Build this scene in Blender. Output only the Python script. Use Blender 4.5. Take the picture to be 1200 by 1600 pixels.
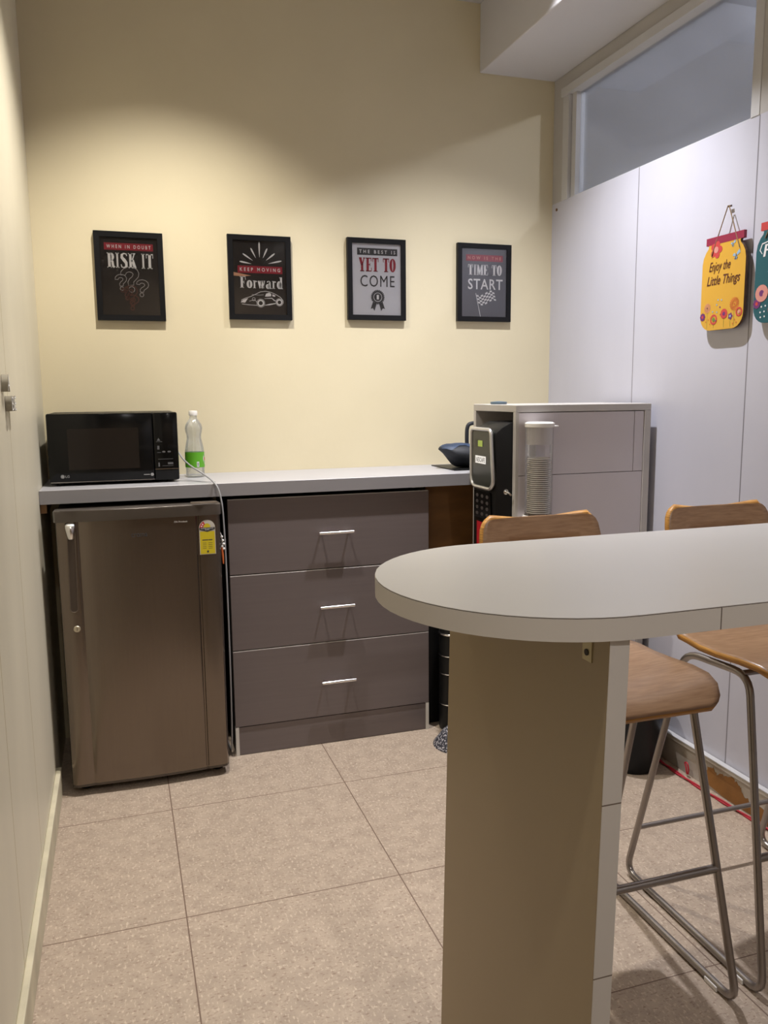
import bpy, bmesh, math, random
from mathutils import Vector, Matrix
random.seed(7)
S = bpy.context.scene
for o in list(bpy.data.objects): bpy.data.objects.remove(o)
C = S.collection
PI = math.pi

# ------------------------------------------------------------------ camera
cam_d = bpy.data.cameras.new('camera'); cam = bpy.data.objects.new('camera', cam_d); C.objects.link(cam)
yaw, pitch, roll, FPX = 0.3139, 0.1445, -0.0091, 1273.4
fw = Vector((math.sin(yaw)*math.cos(pitch), math.cos(yaw)*math.cos(pitch), -math.sin(pitch)))
r0 = Vector((math.cos(yaw), -math.sin(yaw), 0)); u0 = r0.cross(fw)
rr = math.cos(roll)*r0 + math.sin(roll)*u0; uu = -math.sin(roll)*r0 + math.cos(roll)*u0
mw = Matrix((rr, uu, -fw)).transposed().to_4x4(); mw.translation = (0.2514, -3.2131, 1.30)
cam.matrix_world = mw
cam_d.sensor_fit = 'VERTICAL'; cam_d.sensor_height = 36; cam_d.sensor_width = 27; cam_d.lens = FPX*36/1600
cam_d.clip_start = 0.02
S.camera = cam

# ------------------------------------------------------------------ light and exposure
w = bpy.data.worlds.new('world'); S.world = w; w.use_nodes = True
w.node_tree.nodes['Background'].inputs[0].default_value = (0.5, 0.47, 0.42, 1)
w.node_tree.nodes['Background'].inputs[1].default_value = 0.02
def spot(name, loc, power, col, size=125, blend=0.9, rad=0.035, target=None):
    d = bpy.data.lights.new(name, 'SPOT'); d.energy = power; d.color = col; d.spot_size = math.radians(size)
    d.spot_blend = blend; d.shadow_soft_size = rad
    o = bpy.data.objects.new(name, d); C.objects.link(o); o.location = loc
    if target: o.rotation_euler = (Vector(target)-Vector(loc)).to_track_quat('-Z', 'Y').to_euler()
    return o
spot('downlight_or_fill_lamp', (0.52, -0.80, 2.83), 150, (1.0, 0.94, 0.85), 100, 0.8, 0.02, (0.42, -0.30, 0))
spot('downlight_or_fill_lamp', (1.52, -0.80, 2.83), 190, (0.95, 0.95, 1.0), 104, 0.9, 0.02, (1.55, -0.72, 0))
spot('downlight_or_fill_lamp', (0.18, -2.45, 2.83), 36, (1.0, 0.94, 0.84), 120, 0.8)
spot('downlight_or_fill_lamp', (1.15, -4.3, 2.80), 78, (1.0, 0.96, 0.94), 150, 0.5)  # unseen fill lamp added behind the camera to light front-facing edges
d = bpy.data.lights.new('next_room_lamp', 'POINT'); d.shadow_soft_size = 0.04; d.energy = 150; d.color = (0.96, 0.96, 1.0)
o = bpy.data.objects.new('next_room_lamp', d); C.objects.link(o); o.location = (2.80, -1.74, 2.78)
S.view_settings.view_transform = 'Standard'; S.view_settings.look = 'None'
S.view_settings.exposure = 0.0; S.view_settings.gamma = 1.0
S.view_settings.use_curve_mapping = False

# ------------------------------------------------------------------ materials
def newmat(name):
    m = bpy.data.materials.new(name); m.use_nodes = True
    nt = m.node_tree; return m, nt, nt.nodes['Principled BSDF']
def mat(name, col, rough=0.5, metal=0.0, var=0.0, scale=6.0, bump=0.0, bscale=60.0, stretch=(1,1,1), col2=None, spec=0.5, coat=0.0, emis=None, es=0.0):
    m, nt, b = newmat(name)
    b.inputs['Base Color'].default_value = (*col, 1); b.inputs['Roughness'].default_value = rough
    b.inputs['Metallic'].default_value = metal; b.inputs['Specular IOR Level'].default_value = spec
    b.inputs['Coat Weight'].default_value = coat
    if emis: b.inputs['Emission Color'].default_value = (*emis, 1); b.inputs['Emission Strength'].default_value = es
    if var or bump or col2:
        tc = nt.nodes.new('ShaderNodeNewGeometry'); mp = nt.nodes.new('ShaderNodeMapping')
        mp.inputs['Scale'].default_value = stretch; nt.links.new(tc.outputs['Position'], mp.inputs['Vector'])
    if var or col2:
        n = nt.nodes.new('ShaderNodeTexNoise'); n.inputs['Scale'].default_value = scale; n.inputs['Detail'].default_value = 5
        nt.links.new(mp.outputs[0], n.inputs['Vector'])
        r = nt.nodes.new('ShaderNodeValToRGB'); r.color_ramp.elements[0].position = 0.32; r.color_ramp.elements[1].position = 0.68
        a = col2 if col2 else tuple(c*(1-var) for c in col)
        r.color_ramp.elements[0].color = (*a, 1); r.color_ramp.elements[1].color = (*col, 1)
        nt.links.new(n.outputs['Fac'], r.inputs[0]); nt.links.new(r.outputs[0], b.inputs['Base Color'])
    if bump:
        n2 = nt.nodes.new('ShaderNodeTexNoise'); n2.inputs['Scale'].default_value = bscale; n2.inputs['Detail'].default_value = 3
        nt.links.new(mp.outputs[0], n2.inputs['Vector'])
        bp = nt.nodes.new('ShaderNodeBump'); bp.inputs['Strength'].default_value = bump; bp.inputs['Distance'].default_value = 0.002
        nt.links.new(n2.outputs['Fac'], bp.inputs['Height']); nt.links.new(bp.outputs[0], b.inputs['Normal'])
    return m
def add_lines(m, lines, colour=(0.08, 0.07, 0.05), width=0.0013, zmax=None):
    """thin joint lines: lines = [(axis, value)] in world position, multiplied into the base colour"""
    nt = m.node_tree; b = nt.nodes['Principled BSDF']
    g = nt.nodes.new('ShaderNodeNewGeometry'); sx = nt.nodes.new('ShaderNodeSeparateXYZ'); nt.links.new(g.outputs['Position'], sx.inputs[0])
    prev = None
    for ax, v in lines:
        s = nt.nodes.new('ShaderNodeMath'); s.operation = 'SUBTRACT'; nt.links.new(sx.outputs[ax], s.inputs[0]); s.inputs[1].default_value = v
        a = nt.nodes.new('ShaderNodeMath'); a.operation = 'ABSOLUTE'; nt.links.new(s.outputs[0], a.inputs[0])
        l = nt.nodes.new('ShaderNodeMath'); l.operation = 'LESS_THAN'; nt.links.new(a.outputs[0], l.inputs[0]); l.inputs[1].default_value = width
        out = l
        if prev:
            mx = nt.nodes.new('ShaderNodeMath'); mx.operation = 'MAXIMUM'; nt.links.new(prev.outputs[0], mx.inputs[0]); nt.links.new(l.outputs[0], mx.inputs[1]); out = mx
        prev = out
    if zmax is not None:
        l = nt.nodes.new('ShaderNodeMath'); l.operation = 'LESS_THAN'; nt.links.new(sx.outputs[2], l.inputs[0]); l.inputs[1].default_value = zmax
        mu = nt.nodes.new('ShaderNodeMath'); mu.operation = 'MULTIPLY'; nt.links.new(l.outputs[0], mu.inputs[0]); nt.links.new(prev.outputs[0], mu.inputs[1]); prev = mu
    mix = nt.nodes.new('ShaderNodeMix'); mix.data_type = 'RGBA'
    nt.links.new(prev.outputs[0], mix.inputs[0])
    old = b.inputs['Base Color'].links
    if old: nt.links.new(old[0].from_socket, mix.inputs[6])
    else: mix.inputs[6].default_value = b.inputs['Base Color'].default_value
    mix.inputs[7].default_value = (*colour, 1)
    nt.links.new(mix.outputs[2], b.inputs['Base Color'])
def thin_clear(name, tint=(1, 1, 1), refl=0.08, rough=0.03, haze=0.0, hazecol=(0.8, 0.8, 0.8)):
    m = bpy.data.materials.new(name); m.use_nodes = True; nt = m.node_tree; nt.nodes.clear()
    out = nt.nodes.new('ShaderNodeOutputMaterial'); tr = nt.nodes.new('ShaderNodeBsdfTransparent'); tr.inputs[0].default_value = (*tint, 1)
    gl = nt.nodes.new('ShaderNodeBsdfGlossy'); gl.inputs['Roughness'].default_value = rough; gl.inputs[0].default_value = (1, 1, 1, 1)
    lw = nt.nodes.new('ShaderNodeLayerWeight'); lw.inputs[0].default_value = 0.25
    mr = nt.nodes.new('ShaderNodeMapRange'); mr.inputs[3].default_value = refl; mr.inputs[4].default_value = 0.75
    nt.links.new(lw.outputs['Fresnel'], mr.inputs[0])
    mx = nt.nodes.new('ShaderNodeMixShader'); nt.links.new(mr.outputs[0], mx.inputs[0]); nt.links.new(tr.outputs[0], mx.inputs[1]); nt.links.new(gl.outputs[0], mx.inputs[2])
    last = mx
    if haze:
        df = nt.nodes.new('ShaderNodeBsdfDiffuse'); df.inputs[0].default_value = (*hazecol, 1)
        m2 = nt.nodes.new('ShaderNodeMixShader'); m2.inputs[0].default_value = haze
        nt.links.new(mx.outputs[0], m2.inputs[1]); nt.links.new(df.outputs[0], m2.inputs[2]); last = m2
    nt.links.new(last.outputs[0], out.inputs[0])
    return m
M = {}
M['back'] = mat('yellow_wall_paint', (0.72, 0.64, 0.445), 0.6, var=0.04, scale=3, bump=0.25, bscale=25)
M['left'] = mat('cream_wall_panel', (0.74, 0.69, 0.55), 0.45, var=0.08, scale=4, stretch=(1, 1, 0.35), bump=0.15, bscale=12)
add_lines(M['left'], [(1, -1.012), (1, -1.45), (1, -2.2)], (0.40, 0.33, 0.14), 0.0022)
M['right'] = mat('white_partition_laminate', (0.60, 0.60, 0.68), 0.38, var=0.05, scale=5, stretch=(1, 1, 0.3))
add_lines(M['right'], [(1, -0.612), (1, -1.187), (1, -1.78), (1, -2.9)], (0.22, 0.21, 0.24), 0.0022, zmax=2.085)
M['upper'] = mat('grey_wall_paint', (0.52, 0.50, 0.48), 0.6, var=0.08, scale=5, bump=0.2, bscale=20)
M['white'] = mat('white_gloss_paint', (0.60, 0.595, 0.60), 0.5, var=0.06, scale=8)
M['ceil'] = mat('ceiling_paint', (0.55, 0.54, 0.55), 0.7)
M['dirtywhite'] = mat('scuffed_white_paint', (0.56, 0.53, 0.47), 0.6, col2=(0.36, 0.31, 0.25), scale=9, bump=0.4)
M['leftskirt'] = mat('cream_skirting_paint', (0.66, 0.60, 0.44), 0.55, var=0.25, scale=9)
M['patch'] = mat('bare_brown_board', (0.33, 0.15, 0.035), 0.6, var=0.35, scale=14)
# floor: speckled tiles
m, nt, b = newmat('speckled_vinyl_tile'); M['floor'] = m
b.inputs['Roughness'].default_value = 0.42
g = nt.nodes.new('ShaderNodeNewGeometry')
def noise(sc, det, stretch=(1, 1, 1)):
    mp = nt.nodes.new('ShaderNodeMapping'); mp.inputs['Scale'].default_value = stretch; nt.links.new(g.outputs['Position'], mp.inputs['Vector'])
    n = nt.nodes.new('ShaderNodeTexNoise'); n.inputs['Scale'].default_value = sc; n.inputs['Detail'].default_value = det
    nt.links.new(mp.outputs[0], n.inputs['Vector']); return n
def ramp(src, p0, c0, p1, c1):
    r = nt.nodes.new('ShaderNodeValToRGB'); e = r.color_ramp.elements; e[0].position = p0; e[1].position = p1; e[0].color = (*c0, 1); e[1].color = (*c1, 1)
    nt.links.new(src, r.inputs[0]); return r
def mixc(fac, a, b_):
    x = nt.nodes.new('ShaderNodeMix'); x.data_type = 'RGBA'; nt.links.new(fac, x.inputs[0]); 
    nt.links.new(a, x.inputs[6])
    if isinstance(b_, tuple): x.inputs[7].default_value = (*b_, 1)
    else: nt.links.new(b_, x.inputs[7])
    return x.outputs[2]
base = ramp(noise(22, 6).outputs['Fac'], 0.35, (0.38, 0.30, 0.232), 0.66, (0.46, 0.368, 0.285)).outputs[0]
dk = ramp(noise(85, 5, (1, 2.2, 1)).outputs['Fac'], 0.57, (0, 0, 0), 0.68, (0.85, 0.85, 0.85)).outputs[0]
lt = ramp(noise(80, 5, (2, 1, 1)).outputs['Fac'], 0.55, (0, 0, 0), 0.67, (0.9, 0.9, 0.9)).outputs[0]
c1 = mixc(lt, base, (0.60, 0.50, 0.39)); c2 = mixc(dk, c1, (0.25, 0.17, 0.125))
nt.links.new(c2, b.inputs['Base Color'])
add_lines(m, [(0, 0.3521+0.5661*k) for k in range(-1, 4)] + [(1, -0.7003-0.5661*k) for k in range(-1, 8)], (0.17, 0.11, 0.08), 0.0016)
M['wtedge'] = mat('worktop_edge_laminate', (0.25, 0.24, 0.25), 0.35)
M['worktop'] = mat('grey_worktop_laminate', (0.41, 0.405, 0.43), 0.35, var=0.05, scale=8)
M['drawer'] = mat('brown_grey_metallic_laminate', (0.155, 0.128, 0.125), 0.34, metal=0.12, var=0.06, scale=30, stretch=(0.1, 1, 4))
M['edge'] = mat('pale_edging', (0.60, 0.57, 0.52), 0.4)
M['dark'] = mat('dark_gap_board', (0.03, 0.025, 0.02), 0.7)
M['brownboard'] = mat('brown_plywood', (0.20, 0.095, 0.03), 0.5, var=0.3, scale=7, stretch=(1, 1, 3))
M['chrome'] = mat('polished_chrome', (0.75, 0.74, 0.72), 0.14, metal=1.0)
M['steel'] = mat('brushed_steel_door', (0.20, 0.165, 0.135), 0.20, metal=0.9, var=0.05, scale=60, stretch=(4, 4, 0.12))
M['fplastic'] = mat('grey_fridge_plastic', (0.16, 0.125, 0.095), 0.3, metal=0.55)
M['fcap'] = mat('dark_grey_fridge_cap', (0.085, 0.07, 0.058), 0.25, metal=0.3)
M['groove'] = mat('recess_shade_brown', (0.07, 0.052, 0.04), 0.35, metal=0.3)
M['black'] = mat('glossy_black', (0.004, 0.004, 0.004), 0.12, spec=0.25)
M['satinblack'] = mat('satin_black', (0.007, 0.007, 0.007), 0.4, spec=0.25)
M['mwwin'] = mat('tinted_window_glass', (0.016, 0.013, 0.011), 0.08, spec=0.4)
M['grey'] = mat('grey_print', (0.30, 0.30, 0.30), 0.5)
M['white_print'] = mat('white_print', (0.84, 0.83, 0.84), 0.5)
M['plast'] = mat('white_plastic', (0.80, 0.78, 0.75), 0.35)
M['poster_dark'] = mat('charcoal_print', (0.024, 0.022, 0.023), 0.4, spec=0.3)
M['poster_slate'] = mat('slate_print', (0.085, 0.085, 0.105), 0.4)
M['poster_white'] = mat('white_poster_paper', (0.68, 0.68, 0.73), 0.4)
M['frame'] = mat('black_picture_frame', (0.006, 0.006, 0.007), 0.45, spec=0.2)
M['red'] = mat('crimson_print', (0.33, 0.015, 0.035), 0.5)
M['dimred'] = mat('faint_dark_red_print', (0.085, 0.024, 0.020), 0.5)
M['ink'] = mat('dark_ink', (0.04, 0.04, 0.045), 0.5)
M['table'] = mat('warm_white_table_laminate', (0.62, 0.60, 0.575), 0.33, var=0.03, scale=4)
M['tedge'] = mat('cream_table_edging', (0.58, 0.54, 0.49), 0.42)
add_lines(M['tedge'], [(0, 0.992)], (0.12, 0.09, 0.07), 0.0009)
M['tline'] = mat('dark_laminate_joint', (0.10, 0.07, 0.05), 0.6)
M['panel'] = mat('shaded_cream_laminate', (0.30, 0.23, 0.135), 0.42, var=0.04, scale=3)  # cream laminate darkened, its shade put into the colour
M['pedge'] = mat('pale_panel_edging', (0.58, 0.54, 0.49), 0.42)
M['wood'] = mat('oak_veneer', (0.42, 0.26, 0.15), 0.30, col2=(0.31, 0.18, 0.10), scale=16, stretch=(1.2, 9, 14))
M['woodedge'] = mat('plywood_edge', (0.66, 0.33, 0.07), 0.45, col2=(0.34, 0.15, 0.03), scale=60, stretch=(0.3, 0.3, 7))
M['tube'] = mat('satin_steel_tube', (0.34, 0.31, 0.29), 0.30, metal=0.9)
M['cabinet'] = mat('pale_mauve_white_board', (0.60, 0.555, 0.575), 0.38, var=0.03, scale=5)
M['cabframe'] = mat('cabinet_edge_board', (0.52, 0.49, 0.46), 0.45, var=0.12, scale=10)
M['clearplast'] = thin_clear('clear_acrylic', (0.95, 0.95, 0.96), 0.04, 0.05, 0.03, (0.9, 0.88, 0.88))
M['pet'] = thin_clear('clear_bottle_plastic', (0.93, 0.95, 0.95), 0.10, 0.08, 0.14, (0.8, 0.8, 0.8))
M['winglass'] = thin_clear('window_glass', (0.80, 0.82, 0.86), 0.05, 0.04, 0.10, (0.45, 0.47, 0.52))
M['cup'] = mat('gap_darkened_kraft_paper', (0.13, 0.075, 0.04), 0.6)  # brown cup paper, darkened further so gaps between rims look shaded
M['cuprim'] = mat('paper_cup_rim', (0.82, 0.78, 0.72), 0.5)
M['green'] = mat('green_bottle_label', (0.10, 0.36, 0.015), 0.45)
M['cable'] = mat('grey_cable', (0.30, 0.30, 0.31), 0.5)
M['redcable'] = mat('red_cable', (0.45, 0.02, 0.04), 0.45)
M['navy'] = mat('navy_fabric', (0.028, 0.055, 0.12), 0.55, var=0.5, scale=18, bump=0.5, bscale=40)
M['blackfab'] = mat('black_fabric', (0.012, 0.014, 0.020), 0.6, bump=0.5, bscale=50)
M['yellow'] = mat('yellow_painted_board', (0.72, 0.40, 0.045), 0.5)
M['teal'] = mat('teal_painted_board', (0.012, 0.105, 0.13), 0.5)
M['maroon'] = mat('maroon_paint', (0.30, 0.02, 0.06), 0.5)
M['coral'] = mat('coral_red_paint', (0.60, 0.06, 0.06), 0.5)
M['orange'] = mat('orange_paint', (0.70, 0.16, 0.04), 0.5)
M['purple'] = mat('purple_paint', (0.17, 0.03, 0.17), 0.5)
M['lblue'] = mat('light_blue_paint', (0.32, 0.48, 0.62), 0.5)
M['pink'] = mat('pink_paint', (0.72, 0.30, 0.25), 0.5)
M['leaf'] = mat('green_paint', (0.16, 0.25, 0.04), 0.5)
M['brownink'] = mat('brown_lettering', (0.10, 0.022, 0.012), 0.5)
M['mdf'] = mat('dark_board_edge', (0.10, 0.05, 0.03), 0.6)
M['rope'] = mat('jute_string', (0.26, 0.17, 0.08), 0.8)
M['labelyellow'] = mat('yellow_sticker', (0.62, 0.50, 0.02), 0.4)
M['lcd'] = mat('green_display', (0.25, 0.32, 0.05), 0.4, emis=(0.45, 0.6, 0.08), es=0.25)
M['machgrey'] = mat('olive_grey_panel', (0.030, 0.032, 0.026), 0.25, spec=0.3)
M['bin'] = mat('black_bin_plastic', (0.006, 0.007, 0.010), 0.35, spec=0.25)
M['skin'] = mat('peach_print', (0.62, 0.33, 0.20), 0.5)
# speckled woven black and white
m, nt, b = newmat('speckled_woven_mesh'); M['mesh'] = m; b.inputs['Roughness'].default_value = 0.6
g = nt.nodes.new('ShaderNodeNewGeometry'); v = nt.nodes.new('ShaderNodeTexVoronoi'); v.inputs['Scale'].default_value = 130
nt.links.new(g.outputs['Position'], v.inputs['Vector'])
r = ramp(v.outputs['Distance'], 0.25, (0.46, 0.44, 0.46), 0.50, (0.03, 0.03, 0.04)); nt.links.new(r.outputs[0], b.inputs['Base Color'])

# ------------------------------------------------------------------ geometry helpers
class MB:
    def __init__(s): s.bm = bmesh.new()
    def box(s, x0, x1, y0, y1, z0, z1, bev=0.0, seg=2):
        t = bmesh.new(); bmesh.ops.create_cube(t, size=1)
        for v in t.verts:
            v.co = Vector((x0+(v.co.x+.5)*(x1-x0), y0+(v.co.y+.5)*(y1-y0), z0+(v.co.z+.5)*(z1-z0)))
        if bev: bmesh.ops.bevel(t, geom=list(t.edges), offset=bev, segments=seg, profile=0.5, affect='EDGES')
        s._m(t); return s
    def _m(s, t):
        me = bpy.data.meshes.new('tmp'); t.to_mesh(me); t.free(); s.bm.from_mesh(me); bpy.data.meshes.remove(me)
    def lathe(s, prof, c=(0, 0, 0), n=40, axis='Z', cap=True):
        rings = []
        for r_, h in prof:
            ring = []
            for i in range(n):
                a = 2*PI*i/n; p = (r_*math.cos(a), r_*math.sin(a), h)
                if axis == 'Y': p = (p[0], p[2], p[1])
                if axis == 'X': p = (p[2], p[0], p[1])
                ring.append(s.bm.verts.new(Vector(p)+Vector(c)))
            rings.append(ring)
        for a, b_ in zip(rings, rings[1:]):
            for i in range(n): s.bm.faces.new((a[i], a[(i+1) % n], b_[(i+1) % n], b_[i]))
        if cap: s.bm.faces.new(rings[0]); s.bm.faces.new(rings[-1])
        return s
    def tube(s, pts, r_, n=10, closed=False):
        pts = [Vector(p) for p in pts]; N = len(pts); rings = []; prev = None
        for i, p in enumerate(pts):
            if closed: t = (pts[(i+1) % N]-pts[i-1]).normalized()
            else: t = (pts[min(i+1, N-1)]-pts[max(i-1, 0)]).normalized()
            if prev is None:
                up = Vector((0, 0, 1)) if abs(t.z) < 0.9 else Vector((1, 0, 0))
                a = t.cross(up).normalized()
            else: a = (prev - t*prev.dot(t)).normalized()
            prev = a; b_ = t.cross(a)
            rad = r_[i] if isinstance(r_, (list, tuple)) else r_
            rings.append([s.bm.verts.new(p+rad*(math.cos(2*PI*k/n)*a+math.sin(2*PI*k/n)*b_)) for k in range(n)])
        rng = range(N if closed else N-1)
        for i in rng:
            A, B = rings[i], rings[(i+1) % N]
            for k in range(n): s.bm.faces.new((A[k], A[(k+1) % n], B[(k+1) % n], B[k]))
        if not closed: s.bm.faces.new(rings[0][::-1]); s.bm.faces.new(rings[-1])
        return s
    def prism(s, poly, fn0, fn1):
        """poly: 2D points; fn0/fn1 map (a,b)->3D for two sides"""
        A = [s.bm.verts.new(fn0(a, b_)) for a, b_ in poly]; B = [s.bm.verts.new(fn1(a, b_)) for a, b_ in poly]
        n = len(poly)
        s.bm.faces.new(A); s.bm.faces.new(B[::-1])
        for i in range(n): s.bm.faces.new((A[i], B[i], B[(i+1) % n], A[(i+1) % n]))
        return s
    def poly(s, pts):
        s.bm.faces.new([s.bm.verts.new(Vector(p)) for p in pts]); return s
    def build(s, name, m, parent=None, smooth=None):
        bmesh.ops.recalc_face_normals(s.bm, faces=s.bm.faces)
        me = bpy.data.meshes.new(name); s.bm.to_mesh(me); s.bm.free()
        for p in me.polygons: p.use_smooth = smooth is not None
        if smooth is not None: me.set_sharp_from_angle(angle=math.radians(smooth))
        me.materials.append(m)
        o = bpy.data.objects.new(name, me); C.objects.link(o)
        if parent:
            o.parent = parent
            me.transform(Matrix.Translation(-worldloc(parent)))
        return o
def worldloc(p):
    v = Vector((0, 0, 0))
    while p: v += p.location; p = p.parent
    return v
def thing(name, label, cat, loc, group=None):
    o = bpy.data.objects.new(name, None); C.objects.link(o); o.location = loc; o.empty_display_size = 0.05
    o['label'] = label; o['category'] = cat
    if group: o['group'] = group
    return o
def tag(o, label, cat, group=None):
    o['label'] = label; o['category'] = cat
    if group: o['group'] = group
    return o
def struct(o): o['kind'] = 'structure'; return o
class Plane:
    """writing surface: origin, right and up vectors; c is the height above the surface"""
    def __init__(s, o, r_, u_): s.o = Vector(o); s.r = Vector(r_).normalized(); s.u = Vector(u_).normalized(); s.n = s.r.cross(s.u)
    def p(s, a, b_, c=0.0): return s.o+a*s.r+b_*s.u+c*s.n
def stroke(mb, pl, pts, wd, c=0.0006, closed=False):
    """flat drawn line of width wd (or list of widths) on a plane, with thickness"""
    n = len(pts); L, R = [], []
    for i in range(n):
        if closed: p0, p1 = pts[i-1], pts[(i+1) % n]
        else: p0, p1 = pts[max(i-1, 0)], pts[min(i+1, n-1)]
        dx, dy = p1[0]-p0[0], p1[1]-p0[1]; l = math.hypot(dx, dy) or 1
        w_ = (wd[i] if isinstance(wd, (list, tuple)) else wd)/2
        L.append((pts[i][0]-dy/l*w_, pts[i][1]+dx/l*w_)); R.append((pts[i][0]+dy/l*w_, pts[i][1]-dx/l*w_))
    for i in range(n if closed else n-1):
        j = (i+1) % n
        mb.poly([pl.p(*L[i], c), pl.p(*L[j], c), pl.p(*R[j], c), pl.p(*R[i], c)])
def fill(mb, pl, pts, c=0.0005): mb.poly([pl.p(a, b_, c) for a, b_ in pts])
def rect(mb, pl, a0, a1, b0, b1, c=0.0005): fill(mb, pl, [(a0, b0), (a1, b0), (a1, b1), (a0, b1)], c)
def disc(mb, pl, a, b_, r_, c=0.0005, n=20, ry=None): fill(mb, pl, [(a+r_*math.cos(2*PI*i/n), b_+(ry or r_)*math.sin(2*PI*i/n)) for i in range(n)], c)
def ring(mb, pl, a, b_, r_, wd, c=0.0007, n=24): stroke(mb, pl, [(a+r_*math.cos(2*PI*i/n), b_+r_*math.sin(2*PI*i/n)) for i in range(n)], wd, c, True)
def arcpts(cx, cy, r_, a0, a1, n=8, ry=None):
    return [(cx+r_*math.cos(math.radians(a0+(a1-a0)*i/n)), cy+(ry or r_)*math.sin(math.radians(a0+(a1-a0)*i/n))) for i in range(n+1)]
def text(name, txt, pl, a0, a1, b0, b1, m, parent, c=0.0008, depth=0.0, bold=0.0, shear=0.0, space=1.0):
    """letters fitted into the box a0..a1 x b0..b1 of the plane"""
    cu = bpy.data.curves.new('t', 'FONT'); cu.body = txt; cu.extrude = depth; cu.offset = bold; cu.shear = shear; cu.space_character = space
    cu.resolution_u = 3
    ob = bpy.data.objects.new('t', cu); C.objects.link(ob); bpy.context.view_layer.update()
    me = bpy.data.meshes.new_from_object(ob); bpy.data.objects.remove(ob); bpy.data.curves.remove(cu)
    xs = [v.co.x for v in me.vertices]; ys = [v.co.y for v in me.vertices]
    x0, x1, y0, y1 = min(xs), max(xs), min(ys), max(ys)
    off = worldloc(parent) if parent else Vector()
    for v in me.vertices:
        v.co = pl.p(a0+(v.co.x-x0)/(x1-x0)*(a1-a0), b0+(v.co.y-y0)/(y1-y0)*(b1-b0), c+depth+v.co.z) - off
    me.name = name; me.materials.clear(); me.materials.append(m)
    o = bpy.data.objects.new(name, me); C.objects.link(o)
    if parent: o.parent = parent
    return o
def fillet(pts, rad, closed=True, k=6):
    pts = [Vector(p) for p in pts]; out = []; n = len(pts)
    for i in range(n):
        if not closed and i in (0, n-1): out.append(pts[i]); continue
        P = pts[i]; a = (pts[i-1]-P); b_ = (pts[(i+1) % n]-P); ra = min(rad, a.length*.45, b_.length*.45)
        A = P+a.normalized()*ra; B = P+b_.normalized()*ra
        for j in range(k+1):
            t = j/k; out.append((1-t)**2*A+2*t*(1-t)*P+t*t*B)
    return out

# ------------------------------------------------------------------ room shell
W = 2.059; H = 2.835; YB = -5.2
struct(MB().box(-0.1, W+0.1, YB, 0.1, -0.06, 0).build('floor', M['floor']))
struct(MB().box(-0.1, W+0.06, YB, 0.1, H, H+0.06).build('ceiling', M['ceil']))
struct(MB().box(-0.1, W+0.0, 0, 0.1, 0, H).build('wall_back', M['back']))
struct(MB().box(-0.1, 0, YB, 0, 0, H).build('wall_left', M['left']))
mb = MB(); mb.box(W, W+0.06, YB, 0, 0, 2.085)
struct(mb.build('wall_right', M['right']))
mb = MB(); mb.box(W, W+0.06, YB, 0, 2.50, H); mb.box(W, W+0.06, YB, -1.155, 2.085, 2.50); mb.box(W, W+0.06, -0.085, 0, 2.085, 2.50)
struct(mb.build('wall_right_upper', M['upper']))
struct(MB().box(-0.1, W+0.1, YB-0.1, YB, 0, H).build('wall_front', mat('brown_rear_wall', (0.30, 0.22, 0.14), 0.6)))
struct(MB().box(W+0.06, W+2.7, YB, 0.1, 2.99, 3.05).build('ceiling_next_room', mat('grey_ceiling_board', (0.27, 0.27, 0.285), 0.7, var=0.1, scale=3)))
struct(MB().box(W, W+0.06, YB, 0.1, H, 3.05).build('wall_next_room_near', M['upper']))
struct(MB().box(W+0.06, W+2.7, YB-0.1, YB, 0, 3.05).build('wall_next_room_front', M['upper']))
struct(MB().box(W+2.6, W+2.7, YB, 0.1, 0, 2.99).build('wall_next_room_far', mat('grey_blue_wall', (0.36, 0.36, 0.38), 0.7, var=0.12, scale=2.2, stretch=(1, 1, 2))))
struct(MB().box(W+0.001, W+2.7, 0, 0.1, 0, 2.99).build('wall_next_room_back', mat('pale_grey_wall', (0.34, 0.34, 0.36), 0.7, var=0.22, scale=3.5, stretch=(1, 1, 2))))
struct(MB().box(W+0.1, W+2.7, YB, 0.1, -0.06, 0).build('floor_next_room', mat('grey_carpet', (0.25, 0.25, 0.27), 0.9)))
# beam under the ceiling along the right wall
struct(MB().box(1.717, W, YB, 0, 2.575, H, 0.004).build('trim_1', M['upper2'] if 'upper2' in M else mat('white_beam_paint', (0.66, 0.65, 0.67), 0.6, var=0.04, scale=3, bump=0.15, bscale=12)))
# window: header strip, jambs, pane
win = struct(thing('window_1', '', '', (W, -0.6, 2.29))); del win['label']; del win['category']
mb = MB(); mb.box(W-0.012, W+0.05, -1.155, -0.075, 2.490, 2.522, 0.001)
mb.box(W-0.004, W+0.05, -0.125, -0.080, 2.085, 2.490, 0.001)
mb.box(W+0.010, W+0.05, -0.160, -0.128, 2.085, 2.490, 0.001)
mb.box(W-0.002, W+0.05, -1.185, -1.150, 2.085, 2.490, 0.001)
mb.box(W+0.004, W+0.055, -1.155, -0.08, 2.078, 2.088)
mb.build('window_frame', M['white'], win)
MB().box(W+0.030, W+0.034, -1.152, -0.155, 2.088, 2.491).build('pane', M['winglass'], win)
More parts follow.
